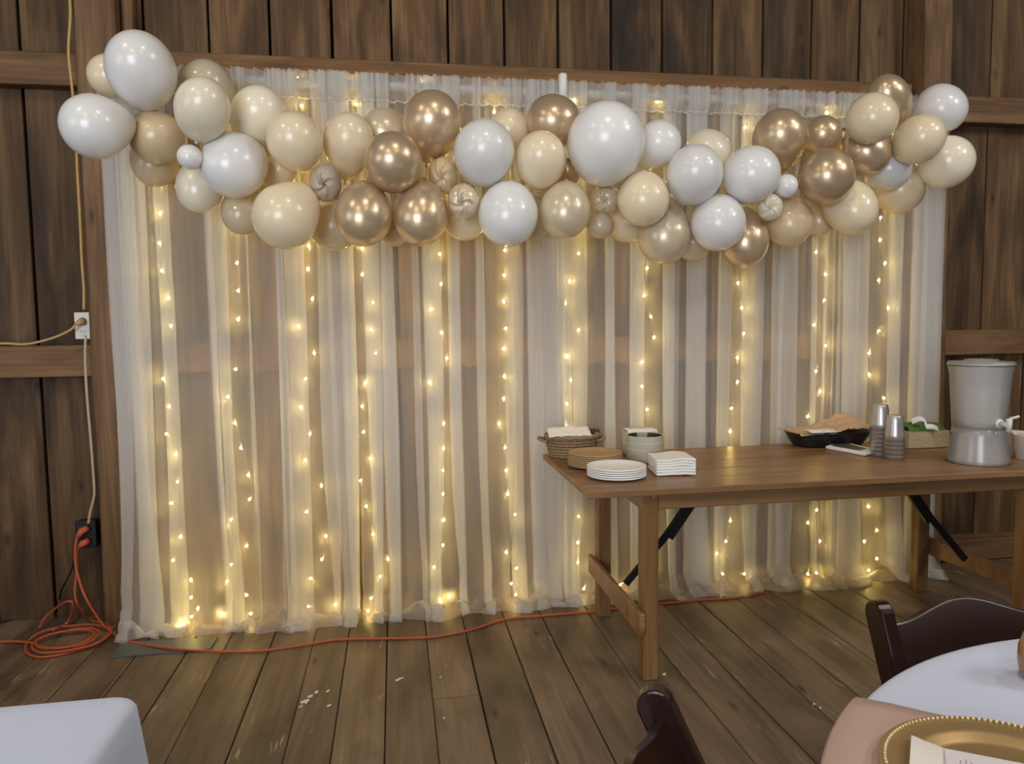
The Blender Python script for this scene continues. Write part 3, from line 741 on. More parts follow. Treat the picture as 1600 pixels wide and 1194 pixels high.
# ------------------------------------------------------------------ serving table
TZ = 0.76
TX0, TX1, TY0, TY1 = 0.681, 2.90, -1.15, -0.335
tab = tag(empty('serving_table', ((TX0 + TX1) / 2, (TY0 + TY1) / 2, 0)), 'long brown wooden folding table standing in front of the drapes', 'table')
nb = 5
for k in range(nb):
    y0 = TY0 + (TY1 - TY0) * k / nb; y1 = TY0 + (TY1 - TY0) * (k + 1) / nb
    box('plank', local(tab, ((TX0 + TX1) / 2, (y0 + y1) / 2, TZ - 0.0125)), (TX1 - TX0, y1 - y0 - 0.0012, 0.025), TABLEW, tab, 0.0025)
AX0, AX1, AY0, AY1 = 0.905, 2.645, -1.10, -0.43
for nm, c, s in (('apron', ((AX0 + AX1) / 2, AY0 + 0.011, TZ - 0.058), (AX1 - AX0, 0.022, 0.066)), ('apron', ((AX0 + AX1) / 2, AY1 - 0.011, TZ - 0.058), (AX1 - AX0, 0.022, 0.066)),
                 ('apron', (AX0 + 0.011, (AY0 + AY1) / 2, TZ - 0.058), (0.022, AY1 - AY0 - 0.046, 0.066)), ('apron', (AX1 - 0.011, (AY0 + AY1) / 2, TZ - 0.058), (0.022, AY1 - AY0 - 0.046, 0.066))):
    box(nm, local(tab, c), s, TABLEW, tab, 0.003)
LG = 0.062
legs = []
for x in (0.94, 2.605):
    for y in (-1.075, -0.455):
        box('leg', local(tab, (x, y, (TZ - 0.025) / 2)), (LG, LG, TZ - 0.026), LEGW, tab, 0.004); legs.append((x, y))
for x, sd in ((0.94, -1), (2.605, 1)):
    box('stretcher', local(tab, (x + sd * (LG / 2 + 0.012), -0.765, 0.235)), (0.024, 0.74, 0.088), TABLEW, tab, 0.004)
def flatbar(pa, pb, wdt, thk):
    a, b2 = local(tab, pa), local(tab, pb); d = (b2 - a); L = d.length
    bm = bmesh.new(); add_box(bm, (0, 0, 0), (thk, wdt, L), bev=0.001)
    q = d.to_track_quat('Z', 'Y'); o = bm_obj('brace', bm, BLACKM, tab, (a + b2) / 2); o.rotation_mode = 'QUATERNION'; o.rotation_quaternion = q
for sx, x in ((1, 0.94), (-1, 2.605)):
    hx = x + sx * 0.40; mx_ = x + sx * 0.235
    flatbar((x + sx * 0.01, -0.765, 0.26), (mx_, -0.765, 0.508), 0.03, 0.012)
    flatbar((x + sx * 0.20, -0.765, 0.455), (hx, -0.765, TZ - 0.03), 0.045, 0.02)
bm = bmesh.new(); bmesh.ops.create_uvsphere(bm, u_segments=10, v_segments=6, radius=0.006)
bm_obj('screw_head', bm, STEEL, tab, local(tab, (aty(1021, 775, AY0).x, AY0 - 0.002, aty(1021, 775, AY0).z)), smooth=True)

# ------------------------------------------------------------------ things on the serving table
def onT(px, py): return atz(px, py, TZ)
# wicker bread basket
c = onT(893, 713); c.y = max(c.y, -0.66)
bk = tag(empty('wicker_basket', (c.x, c.y, TZ), (0, 0, -0.1)), 'oval woven seagrass basket at the back left corner of the serving table', 'basket')
def oval(a, b2, z, n=40, wob=0.0, ph=0.0): return [Vector((a * math.cos(2 * PI * k / n), b2 * math.sin(2 * PI * k / n), z + wob * math.sin(k * PI / 2 + ph))) for k in range(n + 1)]
for k in range(7):
    z = 0.008 + k * 0.0135; g = 0.84 + 0.16 * k / 6
    bm = bmesh.new(); n = 48; rows_ = oval(0.118 * g, 0.088 * g, z, n, 0, 0)
    for i, v in enumerate(rows_):
        f = 1 + 0.028 * math.cos(PI * (i + k)); v.x *= f; v.y *= f
    add_tube(bm, rows_, 0.0072, 6); bm_obj('woven_strand', bm, WICKER, bk, smooth=True)
bm = bmesh.new(); add_tube(bm, oval(0.121, 0.092, 0.099, 64, 0.004), 0.009, 6); add_tube(bm, oval(0.121, 0.092, 0.099, 64, 0.004, PI / 2), 0.009, 6); bm_obj('rim', bm, WICKER, bk, smooth=True)
lathe('base', [(0, 0.002), (0.1, 0.002), (0.1, 0.009), (0, 0.009)], WICKER, bk, seg=24).scale = (1, 0.75, 1)
for sx in (-1, 1):
    hp = smooth_path([(sx * 0.115, -0.04, 0.075), (sx * 0.148, -0.028, 0.086), (sx * 0.152, 0.02, 0.088), (sx * 0.115, 0.04, 0.075)], 6)
    bm = bmesh.new(); add_tube(bm, hp, 0.008, 6); bm_obj('handle', bm, WICKER, bk, smooth=True)
rows_ = []
for i in range(15):
    u = -0.105 + 0.2 * i / 14; r_ = []
    for k in range(11):
        v = -0.078 + 0.125 * k / 10
        r_.append((c.x + u - 0.01 + 0.12 * v, c.y + v - 0.005, TZ + 0.100 + 0.022 * math.sin(1.6 + 6 * u) * (0.4 + k / 16) + 0.006 * nz(u * 30, v * 30) + 0.012 * k / 10 - 0.06 * max(0, abs(u) - 0.085)))
    rows_.append(r_)
tag(grid('napkin', rows_, PAPERW, thick=0.003), 'folded white napkin lying in the woven basket', 'napkin')
rows_ = []
for i in range(11):
    u = 0.02 + 0.12 * i / 10
    rows_.append([(c.x + u, c.y + 0.012 + 0.075 * k / 8, TZ + 0.106 + 0.012 * nz(u * 40, k * 0.7) + 0.01 * math.sin(k * 0.9)) for k in range(9)])
tag(grid('cloth', rows_, plain('dark_brown_cloth', srgb(70, 54, 42), 0.9), thick=0.004), 'dark brown cloth bunched over the far rim of the woven basket', 'cloth')

def plate_prof(r, h): return [(0, 0.002), (r * 0.70, 0.002), (r * 0.76, 0.004), (r * 0.86, h * 0.8), (r * 0.94, h - 0.002), (r * 0.975, h - 0.003), (r * 0.985, h - 0.0062), (r * 0.997, h - 0.0062), (r, h - 0.004), (r * 0.992, h - 0.001), (r * 0.965, h), (r * 0.93, h), (r * 0.85, h * 0.86), (r * 0.75, 0.0062), (r * 0.69, 0.004), (0, 0.004)]
def plate_prof_old(r, h): return [(0, 0.002), (r * 0.66, 0.002), (r * 0.72, 0.004), (r * 0.86, h * 0.75), (r, h), (r * 1.0, h + 0.0018), (r * 0.86, h * 0.75 + 0.0022), (r * 0.72, 0.0062), (r * 0.66, 0.004), (0, 0.004)]
def stack(name, label, cat, group, n, base, r, h, step, m, proto_fn=None):
    proto = None
    for k in range(n):
        if proto is None:
            proto = lathe(name, plate_prof(r, h), m, None, None, seg=44); o = proto
        else: o = proto.copy(); COL.objects.link(o)
        o.location = (base.x + 0.0016 * nz(k * 3.1, r * 50), base.y + 0.0016 * nz(k * 2.3, 5), TZ + 0.0005 + k * step); o.rotation_euler = (0, 0, k * 0.8)
        tag(o, label(k, n), cat, group)
def lab_stack(kind):
    def f(k, n):
        if k == n - 1: return '%s plate on top of its stack on the serving table' % kind
        if k == 0: return '%s plate at the bottom of its stack, resting on the table top' % kind
        return '%s plate inside the stack, number %s up from the table top' % (kind, ORD[k])
    return f
cw = onT(973, 752); far_w = atz(973, 724, TZ + 0.035)
R_w = 47.5 * depth(Vector((cw.x, cw.y, TZ))) / F
base_w = Vector(((atz(926, 744, TZ + .02).x + atz(1021, 744, TZ + .02).x) / 2, cw.y + R_w * 0.72, 0))
stack('paper_plate', lab_stack('white moulded paper'), 'plate', 'stack of white paper plates', 5, base_w, R_w, 0.015, 0.0084, PAPERW)
cb = onT(941, 741)
R_b = 44.5 * depth(Vector((cb.x, cb.y, TZ))) / F
base_b = Vector((onT(941, 730).x, max(cb.y + R_b * 0.74, base_w.y + 0.05), 0))
while (base_b - base_w).length < (R_b + R_w) * 0.985: base_b.y += 0.004; base_b.x -= 0.0012
stack('kraft_plate', lab_stack('brown kraft'), 'plate', 'stack of brown kraft plates', 7, base_b, R_b, 0.015, 0.0082, KPLATE)
# stoneware bowls
def bowl(parent_mat):
    o = lathe('stoneware_bowl', [(0, 0.004), (0.055, 0.004), (0.06, 0.0), (0.068, 0.0), (0.0765, 0.006), (0.081, 0.024), (0.0822, 0.058), (0.083, 0.06), (0.081, 0.0625), (0.078, 0.06)], SAGE, None, seg=40)
    lathe('dark_interior', [(0.078, 0.06), (0.0765, 0.028), (0.068, 0.012), (0, 0.010)], DARKIN, o, seg=40, recalc=False)['label'] = 'dark glazed inside of the bowl'
    return o
bw = onT(1017, 726); bw = Vector((bw.x, bw.y + 0.083, 0))
proto = bowl(SAGE)
BWL = ['sage green stoneware bowl at the bottom of the front bowl stack', 'second sage green stoneware bowl up in the front bowl stack', 'topmost sage green stoneware bowl beside the white napkin pile, dark inside']
for k in range(3):
    o = proto if k == 0 else copy_tree(proto)
    o.location = (bw.x + 0.001 * k, bw.y, TZ + 0.0005 + k * 0.0285); o.rotation_euler = (0, 0, k); tag(o, BWL[k], 'bowl', 'front stack of stoneware bowls')
bw2 = Vector((onT(978, 700).x, bw.y + 0.15, 0))
for k, lb in enumerate(['sage stoneware bowl at the bottom of the rear bowl stack', 'middle sage stoneware bowl of the rear bowl stack', 'top sage stoneware bowl of the rear stack, napkin inside']):
    o = copy_tree(proto); o.location = (bw2.x, bw2.y, TZ + 0.0005 + k * 0.0285); o.rotation_euler = (0, 0, k + 2); tag(o, lb, 'bowl', 'rear stack of stoneware bowls')
rows_ = [[(bw2.x - 0.075 + 0.14 * i / 8, bw2.y - 0.068 + 0.09 * k / 6, TZ + 0.057 + 0.067 + 0.004 * nz(i * 0.6, k * 0.7) - 0.0 * k - (0.02 if k == 0 else 0)) for k in range(7)] for i in range(9)]
tag(grid('napkin', rows_, PAPERW, thick=0.003), 'white napkin laid over the rear bowl stack', 'napkin')
# pile of white napkins
n0, n1 = onT(1028, 746), onT(1091, 744)
ang = math.atan2(n1.y - n0.y, n1.x - n0.x); sx_ = (n1 - n0).length
for k in range(6):
    rows_ = []
    for top in (0,):
        bm = bmesh.new(); add_box(bm, (0, 0, 0), (sx_ * (0.97 + 0.03 * nz(k, 2)), 0.165, 0.0112), bev=0.004, seg=2)
        bmesh.ops.subdivide_edges(bm, edges=[e for e in bm.edges if abs((e.verts[0].co - e.verts[1].co).x) > 0.1], cuts=10)
        for v in bm.verts: v.co.z += 0.004 * math.sin(v.co.x * 38 + 0.5) * (0.25 + 0.75 * k / 5) + 0.0012 * nz(v.co.x * 30, v.co.y * 20, k)
    o = bm_obj('paper_napkin', bm, PAPERW, None, ((n0.x + n1.x) / 2 - math.sin(ang) * 0.085 + 0.002 * nz(k * 2.2, 1), (n0.y + n1.y) / 2 + 0.088, TZ + 0.0095 + k * 0.0112), (0, 0, ang - 0.06 + 0.04 * nz(k * 1.7, 4)), smooth=False)
    lb = 'white folded paper napkin on top of the square pile' if k == 5 else ('white folded paper napkin at the bottom of the square pile' if k == 0 else 'white folded paper napkin, %s layer up in the square pile' % ORD[k])
    tag(o, lb, 'napkin', 'pile of white paper napkins')
# black tray with kraft paper
t0, t1 = onT(1252, 701), onT(1371, 699)
tr = tag(empty('serving_tray', ((t0.x + t1.x) / 2, (t0.y + t1.y) / 2 + 0.1, TZ), (0, 0, 0.02)), 'black oval plastic bread basket lined with brown paper on the table', 'tray')
def ovrow(a, b2, z, n=48, p=2.6):
    r_ = []
    for k in range(n):
        t = 2 * PI * k / n; cs, sn = math.cos(t), math.sin(t)
        r_.append((a * math.copysign(abs(cs) ** (2 / p), cs), b2 * math.copysign(abs(sn) ** (2 / p), sn), z))
    return r_
grid('body', [ovrow(0.165, 0.085, 0.002), ovrow(0.172, 0.09, 0.004), ovrow(0.19, 0.106, 0.03), ovrow(0.21, 0.12, 0.066), ovrow(0.214, 0.124, 0.072), ovrow(0.208, 0.118, 0.073), ovrow(0.186, 0.102, 0.032), ovrow(0.165, 0.085, 0.007), ovrow(0.02, 0.01, 0.006)], BLACKP, tr, closed=True, flip=False)
for k in range(10):                      # woven bands pressed round the wall
    f = (k + 0.7) / 10.5; zz = 0.008 + 0.056 * f; a_ = 0.174 + 0.034 * f; b_ = 0.092 + 0.026 * f
    if k % 2 == 0:
        bm = bmesh.new(); add_tube(bm, [Vector(p) for p in ovrow(a_ + 0.0012, b_ + 0.0012, zz)] + [Vector(ovrow(a_ + 0.0012, b_ + 0.0012, zz)[0])], 0.003, 5); bm_obj('woven_band', bm, BLACKP, tr, smooth=True)
rows_ = []
for i in range(30):
    u = -0.205 + 0.40 * i / 29; r_ = []
    for k in range(18):
        v = -0.105 + 0.22 * k / 17; e = 1 - min(1, (u / 0.205) ** 2 * 0.9 + (v / 0.125) ** 2 * 0.5)
        rise = 0.075 * max(0, (u + 0.05) / 0.20) ** 1.2 * math.exp(-max(0, (u - 0.13) / 0.09) ** 2) * (0.35 + 0.65 * k / 17)
        fold = abs(nz(u * 14, v * 18, 3)) * 0.03 + 0.012 * abs(nz(u * 34, v * 30, 6))
        r_.append((u, v, 0.062 + 0.012 * e + rise + fold))
    rows_.append(r_)
pp = grid('kraft_paper', [[(tr.location.x + p[0], tr.location.y + p[1], TZ + p[2]) for p in r] for r in rows_], PAPERB, smooth=False, thick=0.0008)
tag(pp, 'crumpled brown kraft paper rising out of the black bread basket', 'paper')
rows_ = [[(tr.location.x - 0.15 + 0.15 * i / 6, tr.location.y - 0.112 + 0.07 * k / 4, TZ + 0.0805 + 0.006 * k / 4) for k in range(5)] for i in range(7)]
tag(grid('paper_liner', rows_, PAPERW, thick=0.001), 'white paper liner edge showing at the front of the black bread basket', 'paper')
# flat white packet with printed top
ph = [onT(1290, 702), onT(1352, 714), onT(1373, 709), onT(1312, 694)]
bm = bmesh.new(); cc = sum(ph, Vector()) / 4
def ringpoly(s, z): return [bm.verts.new(((p.x - cc.x) * s, (p.y - cc.y) * s, z)) for p in ph]
rg = [ringpoly(0.93, 0.001), ringpoly(1.0, 0.006), ringpoly(1.0, 0.014), ringpoly(0.93, 0.018)]
bm.faces.new(rg[0][::-1]); bm.faces.new(rg[-1])
for i in range(3):
    for k in range(4): bm.faces.new((rg[i][k], rg[i][(k + 1) % 4], rg[i + 1][(k + 1) % 4], rg[i + 1][k]))
pk = tag(bm_obj('napkin_packet', bm, PAPERW, None, (cc.x, cc.y, TZ)), 'flat white plastic packet with a dark printed top, in front of the tray', 'packet')
bm = bmesh.new(); f_ = [bm.verts.new(((p.x - cc.x) * s - 0.006, (p.y - cc.y) * s + 0.004, 0.0186)) for p, s in zip(ph, (0.72, 0.62, 0.66, 0.72))]
g_ = [bm.verts.new((v.co.x, v.co.y, 0.0192)) for v in f_]; bm.faces.new(g_)
for i in range(4): bm.faces.new((f_[i], f_[(i + 1) % 4], g_[(i + 1) % 4], g_[i]))
bm_obj('printed_label', bm, PRINT, pk)['label'] = 'grey printed window on the packet'
# steel tumblers, upside down in two nested stacks
def tumbler(r):
    return lathe('steel_tumbler', [(0, 0.118), (r * 0.64, 0.118), (r * 0.69, 0.1155), (r * 0.75, 0.098), (r * 0.855, 0.06), (r * 0.925, 0.03), (r * 0.998, 0.0), (r * 0.97, 0.0), (r * 0.90, 0.03), (r * 0.83, 0.06), (r * 0.66, 0.112), (0, 0.1145)], STEEL, None, seg=40)
TC = [(onT(1383, 714), 7, 0.0195, 'rear taller'), (onT(1406, 719), 5, 0.0195, 'front shorter')]
r_t = 15.2 * depth(TC[0][0]) / F
tp = None
for ctr, n, step_, nm in TC:
    ctr.y += r_t * 0.9
    for k in range(n):
        if tp is None: tp = tumbler(r_t); o = tp
        else: o = tp.copy(); COL.objects.link(o)
        o.location = (ctr.x, ctr.y, TZ + 0.0005 + k * step_)
        wh = 'topmost' if k == n - 1 else ('lowest' if k == 0 else ORD[k] + ' from the bottom')
        tag(o, 'upturned stainless steel tumbler, %s in the %s stack' % (wh, nm), 'tumbler', 'stacked steel tumblers')
# mossy planter box
b0, b1 = onT(1423, 703), onT(1500, 703)
plx, ply = (b0.x + b1.x) / 2, b0.y + 0.08
bw_, bd, bh = b1.x - b0.x, 0.13, 0.078
pl = tag(empty('planter_box', (plx, ply, TZ)), 'rough whitewashed planter box of moss behind the drink dispenser', 'planter')
for c_, s_ in (((0, -bd / 2 + 0.006, bh / 2 + 0.004), (bw_, 0.012, bh)), ((0, bd / 2 - 0.006, bh / 2 + 0.004), (bw_, 0.012, bh)), ((-bw_ / 2 + 0.006, 0, bh / 2 + 0.004), (0.012, bd - 0.026, bh)), ((bw_ / 2 - 0.006, 0, bh / 2 + 0.004), (0.012, bd - 0.026, bh))):
    bm = bmesh.new(); add_box(bm, (0, 0, 0), s_); bmesh.ops.subdivide_edges(bm, edges=bm.edges[:], cuts=6, use_grid_fill=True)
    for v in bm.verts: v.co += Vector((nz(v.co.x * 60, v.co.z * 60), nz(v.co.x * 50, v.co.z * 70, 3), nz(v.co.x * 80, 5))) * 0.0022
    bm_obj('side_board', bm, BURLAP, pl, c_)
box('base', (0, 0, 0.005), (bw_ - 0.03, bd - 0.03, 0.008), BURLAP, pl, 0)
rows_ = []
for i in range(44):
    u = -bw_ / 2 + 0.014 + (bw_ - 0.028) * i / 43
    rows_.append([(u, -bd / 2 + 0.014 + (bd - 0.028) * k / 27, 0.07 + 0.042 * math.sin(PI * min(1, max(0, k / 27))) ** 0.5 + 0.016 * nz(u * 22, k * 0.3) + 0.012 * nz(u * 90, k * 1.5, 4)) for k in range(28)])
tag(grid('moss', rows_, MOSS, pl, smooth=False), 'green moss mound filling the planter')
rb = [onT(1427, 700), onT(1450, 700), onT(1452, 700)]
rc = Vector((onT(1440, 700).x, ply - 0.03, TZ))
ctrl = [rc + Vector(p) for p in ((-0.045, 0.0, 0.126), (-0.018, -0.02, 0.142), (0.012, -0.026, 0.130), (0.0, -0.038, 0.108), (0.03, -0.045, 0.106), (0.056, -0.05, 0.096), (0.058, -0.05, 0.084))]
sp = smooth_path(ctrl, 6)
rows_ = [[tuple(p + Vector((0, 0.0, -0.012)) + Vector((0.0, -0.004, 0))), tuple(p + Vector((0.0, 0.002, 0.0))), tuple(p + Vector((0, 0.008, 0.012)))] for p in sp]
tag(grid('ribbon', rows_, RIBBON, thick=0.002), 'curled white ribbon lying on the green moss', 'ribbon')
# drink dispenser
dc = onT(1527, 731); dD = depth(dc); s_ = (dD + 0.06) / F
dy_ = dc.y + 0.112
lo_, hi_ = 640.0, 760.0
for _ in range(40):
    md = (lo_ + hi_) / 2
    if onT(1527, md).y > dy_: lo_ = md
    else: hi_ = md
dx_ = onT(1527, lo_).x
ds_ = tag(empty('drink_dispenser', (dx_, dy_, TZ)), 'tall frosted plastic drink dispenser with white spigot on the table', 'dispenser')
s_ = depth(Vector((dx_, dy_, TZ + .2))) / F
def pr(*a): return [(r * s_ * 0.845, z * s_ * 0.905) for r, z in a]
lathe('base', pr((51, 1), (52.5, 1), (51, 8), (47, 26), (44, 50), (43.5, 60), (42.3, 60), (43, 48), (46, 26), (50, 6), (51, 1)), PLAST2, ds_, seg=48)
lathe('container', pr((0, 56), (40, 56), (42.5, 59), (44, 75), (47.5, 120), (50, 156), (52.5, 164), (53.5, 170), (51.5, 172), (50, 167), (48.8, 156), (46.3, 120), (42.8, 76), (41, 61), (0, 58.5)), PLASTIC, ds_, seg=48)
lathe('water', pr((0, 59.5), (40.5, 59.5), (42.3, 76), (45.5, 120), (46.8, 137), (0, 137)), WATER, ds_, seg=48)
lathe('lid', pr((0, 172), (20, 172), (22, 176), (26, 176), (28, 172.5), (52, 172.5), (54, 170), (54, 167.5), (54.6, 170), (53, 174.5), (28, 175), (26.5, 178.5), (20, 178.5), (18.5, 175), (0, 175)), PLASTIC, ds_, seg=48)
SPIG = plain('white_spigot', srgb(226, 222, 214), 0.4)
tdir = Vector((0.05, -1.0, 0)).normalized(); rr = 37 * s_; zz = 72 * s_ * 0.905
sg = empty('spigot'); sg.parent = ds_
bpy.data.objects.remove(sg)
bm = bmesh.new()
add_tube(bm, [tdir * (rr - 0.004) + Vector((0, 0, zz)), tdir * (rr + 0.006) + Vector((0, 0, zz))], 0.02, 18)
add_tube(bm, [tdir * (rr + 0.006) + Vector((0, 0, zz)), tdir * (rr + 0.05) + Vector((0, 0, zz))], 0.011, 14)
add_tube(bm, [tdir * (rr + 0.046) + Vector((0, 0, zz + 0.026)), tdir * (rr + 0.046) + Vector((0, 0, zz - 0.03))], [0.012, 0.010], 14)
sg = bm_obj('spigot', bm, SPIG, ds_, smooth=True)
bm = bmesh.new(); a_ = tdir * (rr + 0.046) + Vector((0, 0, zz + 0.026)); add_tube(bm, [a_, a_ + Vector((0.014, -0.010, 0.005)), a_ + Vector((0.028, -0.020, 0.012))], [0.006, 0.006, 0.005], 8); bm_obj('lever', bm, SPIG, sg, smooth=True)
# paper cups at the far right end
CUPM = plain('white_paper_cup', srgb(222, 212, 196), 0.75)
def cup():
    o = lathe('paper_cup', [(0, 0.004), (0.028, 0.004), (0.029, 0.0), (0.0305, 0.0), (0.041, 0.104), (0.0435, 0.106), (0.0435, 0.110), (0.040, 0.110), (0.0295, 0.007), (0, 0.007)], CUPM, None, seg=32)
    for k in range(5):
        a_ = 2 * PI * k / 5 + 0.3; bm = bmesh.new(); n = 10; z0 = 0.05
        Mx = Matrix.Translation((0.0364 * math.cos(a_), 0.0364 * math.sin(a_), z0)) @ Matrix.Rotation(a_ + PI / 2, 4, 'Z')
        add_prism(bm, [(0.007 * math.cos(2 * PI * i / n) * (1 + .25 * math.cos(3 * i)), 0.012 * math.sin(2 * PI * i / n)) for i in range(n)], 0.0016, Mx)
        bm_obj('printed_leaf', bm, PRINT_T, o)
    return o
PRINT_T = plain('tan_print', srgb(192, 172, 146), 0.8)
cp = cup(); cpos = onT(1589, 716)
cp.location = (onT(1587, 712).x, cpos.y + 0.05, TZ + 0.0005); tag(cp, 'white paper cup just behind the dispenser spigot', 'cup', 'paper cups at the table end')
c2 = copy_tree(cp); c2.location = (onT(1608, 719).x, onT(1608, 719).y + 0.03, TZ + 0.0005); tag(c2, 'white paper cup nearest the front edge, cut by the frame', 'cup', 'paper cups at the table end')

# ------------------------------------------------------------------ cords and outlets on the left
po = aty(127, 509, -0.03)
bx = Vector((aty(128, 509, -0.1).x, -0.085, aty(128, 509, -0.1).z))
ob = tag(empty('wall_outlet', bx), 'white outlet box above the left rail, tan cord plugged in', 'outlet')
box('back_box', (0, 0.02, 0), (0.06, 0.05, 0.118), OUTW, ob, 0.004)
box('cover_plate', (0, -0.008, 0), (0.066, 0.006, 0.122), OUTW, ob, 0.002)
for dz in (-0.028, 0.028):
    bm = bmesh.new(); add_tube(bm, [Vector((0, -0.010, dz)), Vector((0, -0.014, dz))], 0.016, 16); rc_ = bm_obj('receptacle', bm, OUTW, ob)
    for dx in (-0.006, 0.006): box('slot', (dx, -0.0145, dz + 0.002), (0.0022, 0.001, 0.008), BLACKM, rc_, 0)
pts = [aty(0, 537, -0.16), aty(40, 538, -0.16), aty(80, 529, -0.15), aty(108, 517, -0.14), bx + Vector((-0.012, -0.05, 0.004)), bx + Vector((0, -0.03, 0.01))]
pts.insert(0, aty(-90, 545, -0.15))
tc_ = tag(tube('tan_extension_cord', smooth_path(pts, 6), 0.0055, YELLOW), 'tan extension cord running along the left rail to the white outlet', 'cord')
bm = bmesh.new(); add_tube(bm, [bx + Vector((-0.014, -0.048, 0.006)), bx + Vector((0.004, -0.034, 0.016)), bx + Vector((0.004, -0.016, 0.022))], [0.008, 0.016, 0.016], 12); bm_obj('plug', bm, YELLOW, tc_, smooth=True)
xpost = lambda z: (p0 + (p1 - p0) * (z / WALLTOP)).x - wd / 2
def cable(name, pix, m, r, label, y=-0.06):
    pts = [aty(px, py, y) for px, py in pix]
    return tag(tube(name, smooth_path(pts, 6), r, m), label, 'cable')
cable('wall_cable', [(106, -40), (110, 20), (107, 80), (113, 140), (118, 200), (121, 270), (125, 340), (128, 410), (131, 450), (131, 484)], YELLOW, 0.006, 'tan cable stapled down the side of the left post above the outlet', -0.15)
cable('wall_cable', [(134, 524), (133, 560), (136, 620), (142, 690), (147, 760), (146, 780), (141, 800), (138, 818)], plain('pale_cable', srgb(176, 160, 136), 0.5), 0.006, 'pale cable running from the white outlet down to the black one', -0.145)
bb = aty(133, 836, -0.12); bb.y = -0.10
b2_ = tag(empty('black_outlet', bb), 'black outlet box low on the left post with orange plugs', 'outlet')
box('back_box', (0, 0.018, 0), (0.085, 0.05, 0.125), BLACKP, b2_, 0.005)
box('cover_plate', (0, -0.01, 0), (0.09, 0.007, 0.132), BLACKP, b2_, 0.003)
for dz in (-0.03, 0.03):
    bm = bmesh.new(); add_tube(bm, [Vector((0, -0.013, dz)), Vector((0, -0.017, dz))], 0.017, 16); bm_obj('receptacle', bm, BLACKP, b2_)
# orange cord: down from the plug, across the floor and off behind the table leg
def fl(px, py, z=0.007): return atz(px, py, z)
ctrl = [bb + Vector((0, -0.045, 0.022)), bb + Vector((-0.022, -0.06, -0.01)), bb + Vector((-0.03, -0.065, -0.1)), aty(122, 900, -0.19), aty(134, 935, -0.22), fl(160, 975, 0.03), fl(180, 992), fl(205, 1003), fl(250, 1011, 0.013), fl(300, 1016, 0.013), fl(345, 1018, 0.01), fl(400, 1018), fl(450, 1012), fl(500, 1004), fl(530, 1000), fl(600, 998), fl(670, 996), fl(730, 986), fl(790, 968), fl(850, 962), fl(930, 955), fl(1000, 946), fl(1060, 941), fl(1100, 937), fl(1150, 934), fl(1190, 926)]
oc = tag(tube('orange_extension_cord', smooth_path(ctrl, 6), 0.0054, ORANGE), 'orange extension cord plugged into the black outlet and running under the drapes', 'cord')
bm = bmesh.new(); add_tube(bm, [bb + Vector((-0.02, -0.055, 0.0)), bb + Vector((-0.004, -0.042, 0.026)), bb + Vector((0.012, -0.02, 0.032))], [0.009, 0.016, 0.015], 12); bm_obj('plug', bm, ORANGE, oc, smooth=True)
ctrl = [bb + Vector((0.0, -0.045, -0.04)), bb + Vector((-0.026, -0.052, -0.06)), bb + Vector((-0.034, -0.05, -0.16)), aty(117, 925, -0.17), aty(122, 945, -0.19), fl(140, 968, 0.01), fl(166, 975), fl(170, 985), fl(158, 1002, 0.012), fl(130, 1014), fl(90, 1024), fl(60, 1027), fl(42, 1020), fl(42, 1005), fl(60, 990, 0.016), fl(90, 981, 0.02), fl(140, 976, 0.02), fl(166, 980, 0.02), fl(172, 990, 0.018), fl(150, 1006, 0.018), fl(110, 1016, 0.02), fl(66, 1020, 0.018), fl(50, 1010, 0.014), fl(66, 996, 0.02), fl(104, 986, 0.024), fl(140, 982, 0.024), fl(154, 990, 0.022), fl(134, 1006, 0.022), fl(96, 1014, 0.024), fl(62, 1012, 0.022), fl(58, 1001, 0.02), fl(84, 990, 0.026), fl(128, 984, 0.026), fl(148, 991, 0.03), fl(120, 1008, 0.03), fl(80, 1013, 0.03), fl(45, 1004, 0.012), fl(0, 1003), fl(-60, 1008), fl(-120, 1010)]
oc2 = tag(tube('orange_extension_cord', smooth_path(ctrl, 6), 0.0054, ORANGE), 'orange extension cord lying coiled on the floor beside the left post', 'cord')
bm = bmesh.new(); add_tube(bm, [bb + Vector((-0.024, -0.05, -0.05)), bb + Vector((-0.004, -0.042, -0.034)), bb + Vector((0.012, -0.02, -0.028))], [0.009, 0.016, 0.015], 12); bm_obj('plug', bm, ORANGE, oc2, smooth=True)
ctrl = [fl(62, 980, 0.03), fl(70, 966, 0.05), fl(88, 950, 0.1), aty(105, 940, -0.2), aty(114, 945, -0.2), fl(106, 972, 0.03), fl(82, 985, 0.035)]
tag(tube('orange_cord_loop', smooth_path(ctrl, 8), 0.0054, ORANGE), 'loop of orange cord standing up behind the coil, against the boards', 'cord')
ctrl = [aty(118, 860, -0.13), aty(112, 890, -0.12), aty(98, 918, -0.1), fl(84, 948, 0.03), fl(40, 962, 0.01), fl(0, 972), fl(-80, 985)]
tag(tube('black_extension_cord', smooth_path(ctrl, 6), 0.004, BLACKP), 'thin black cord trailing along the foot of the left wall', 'cord')

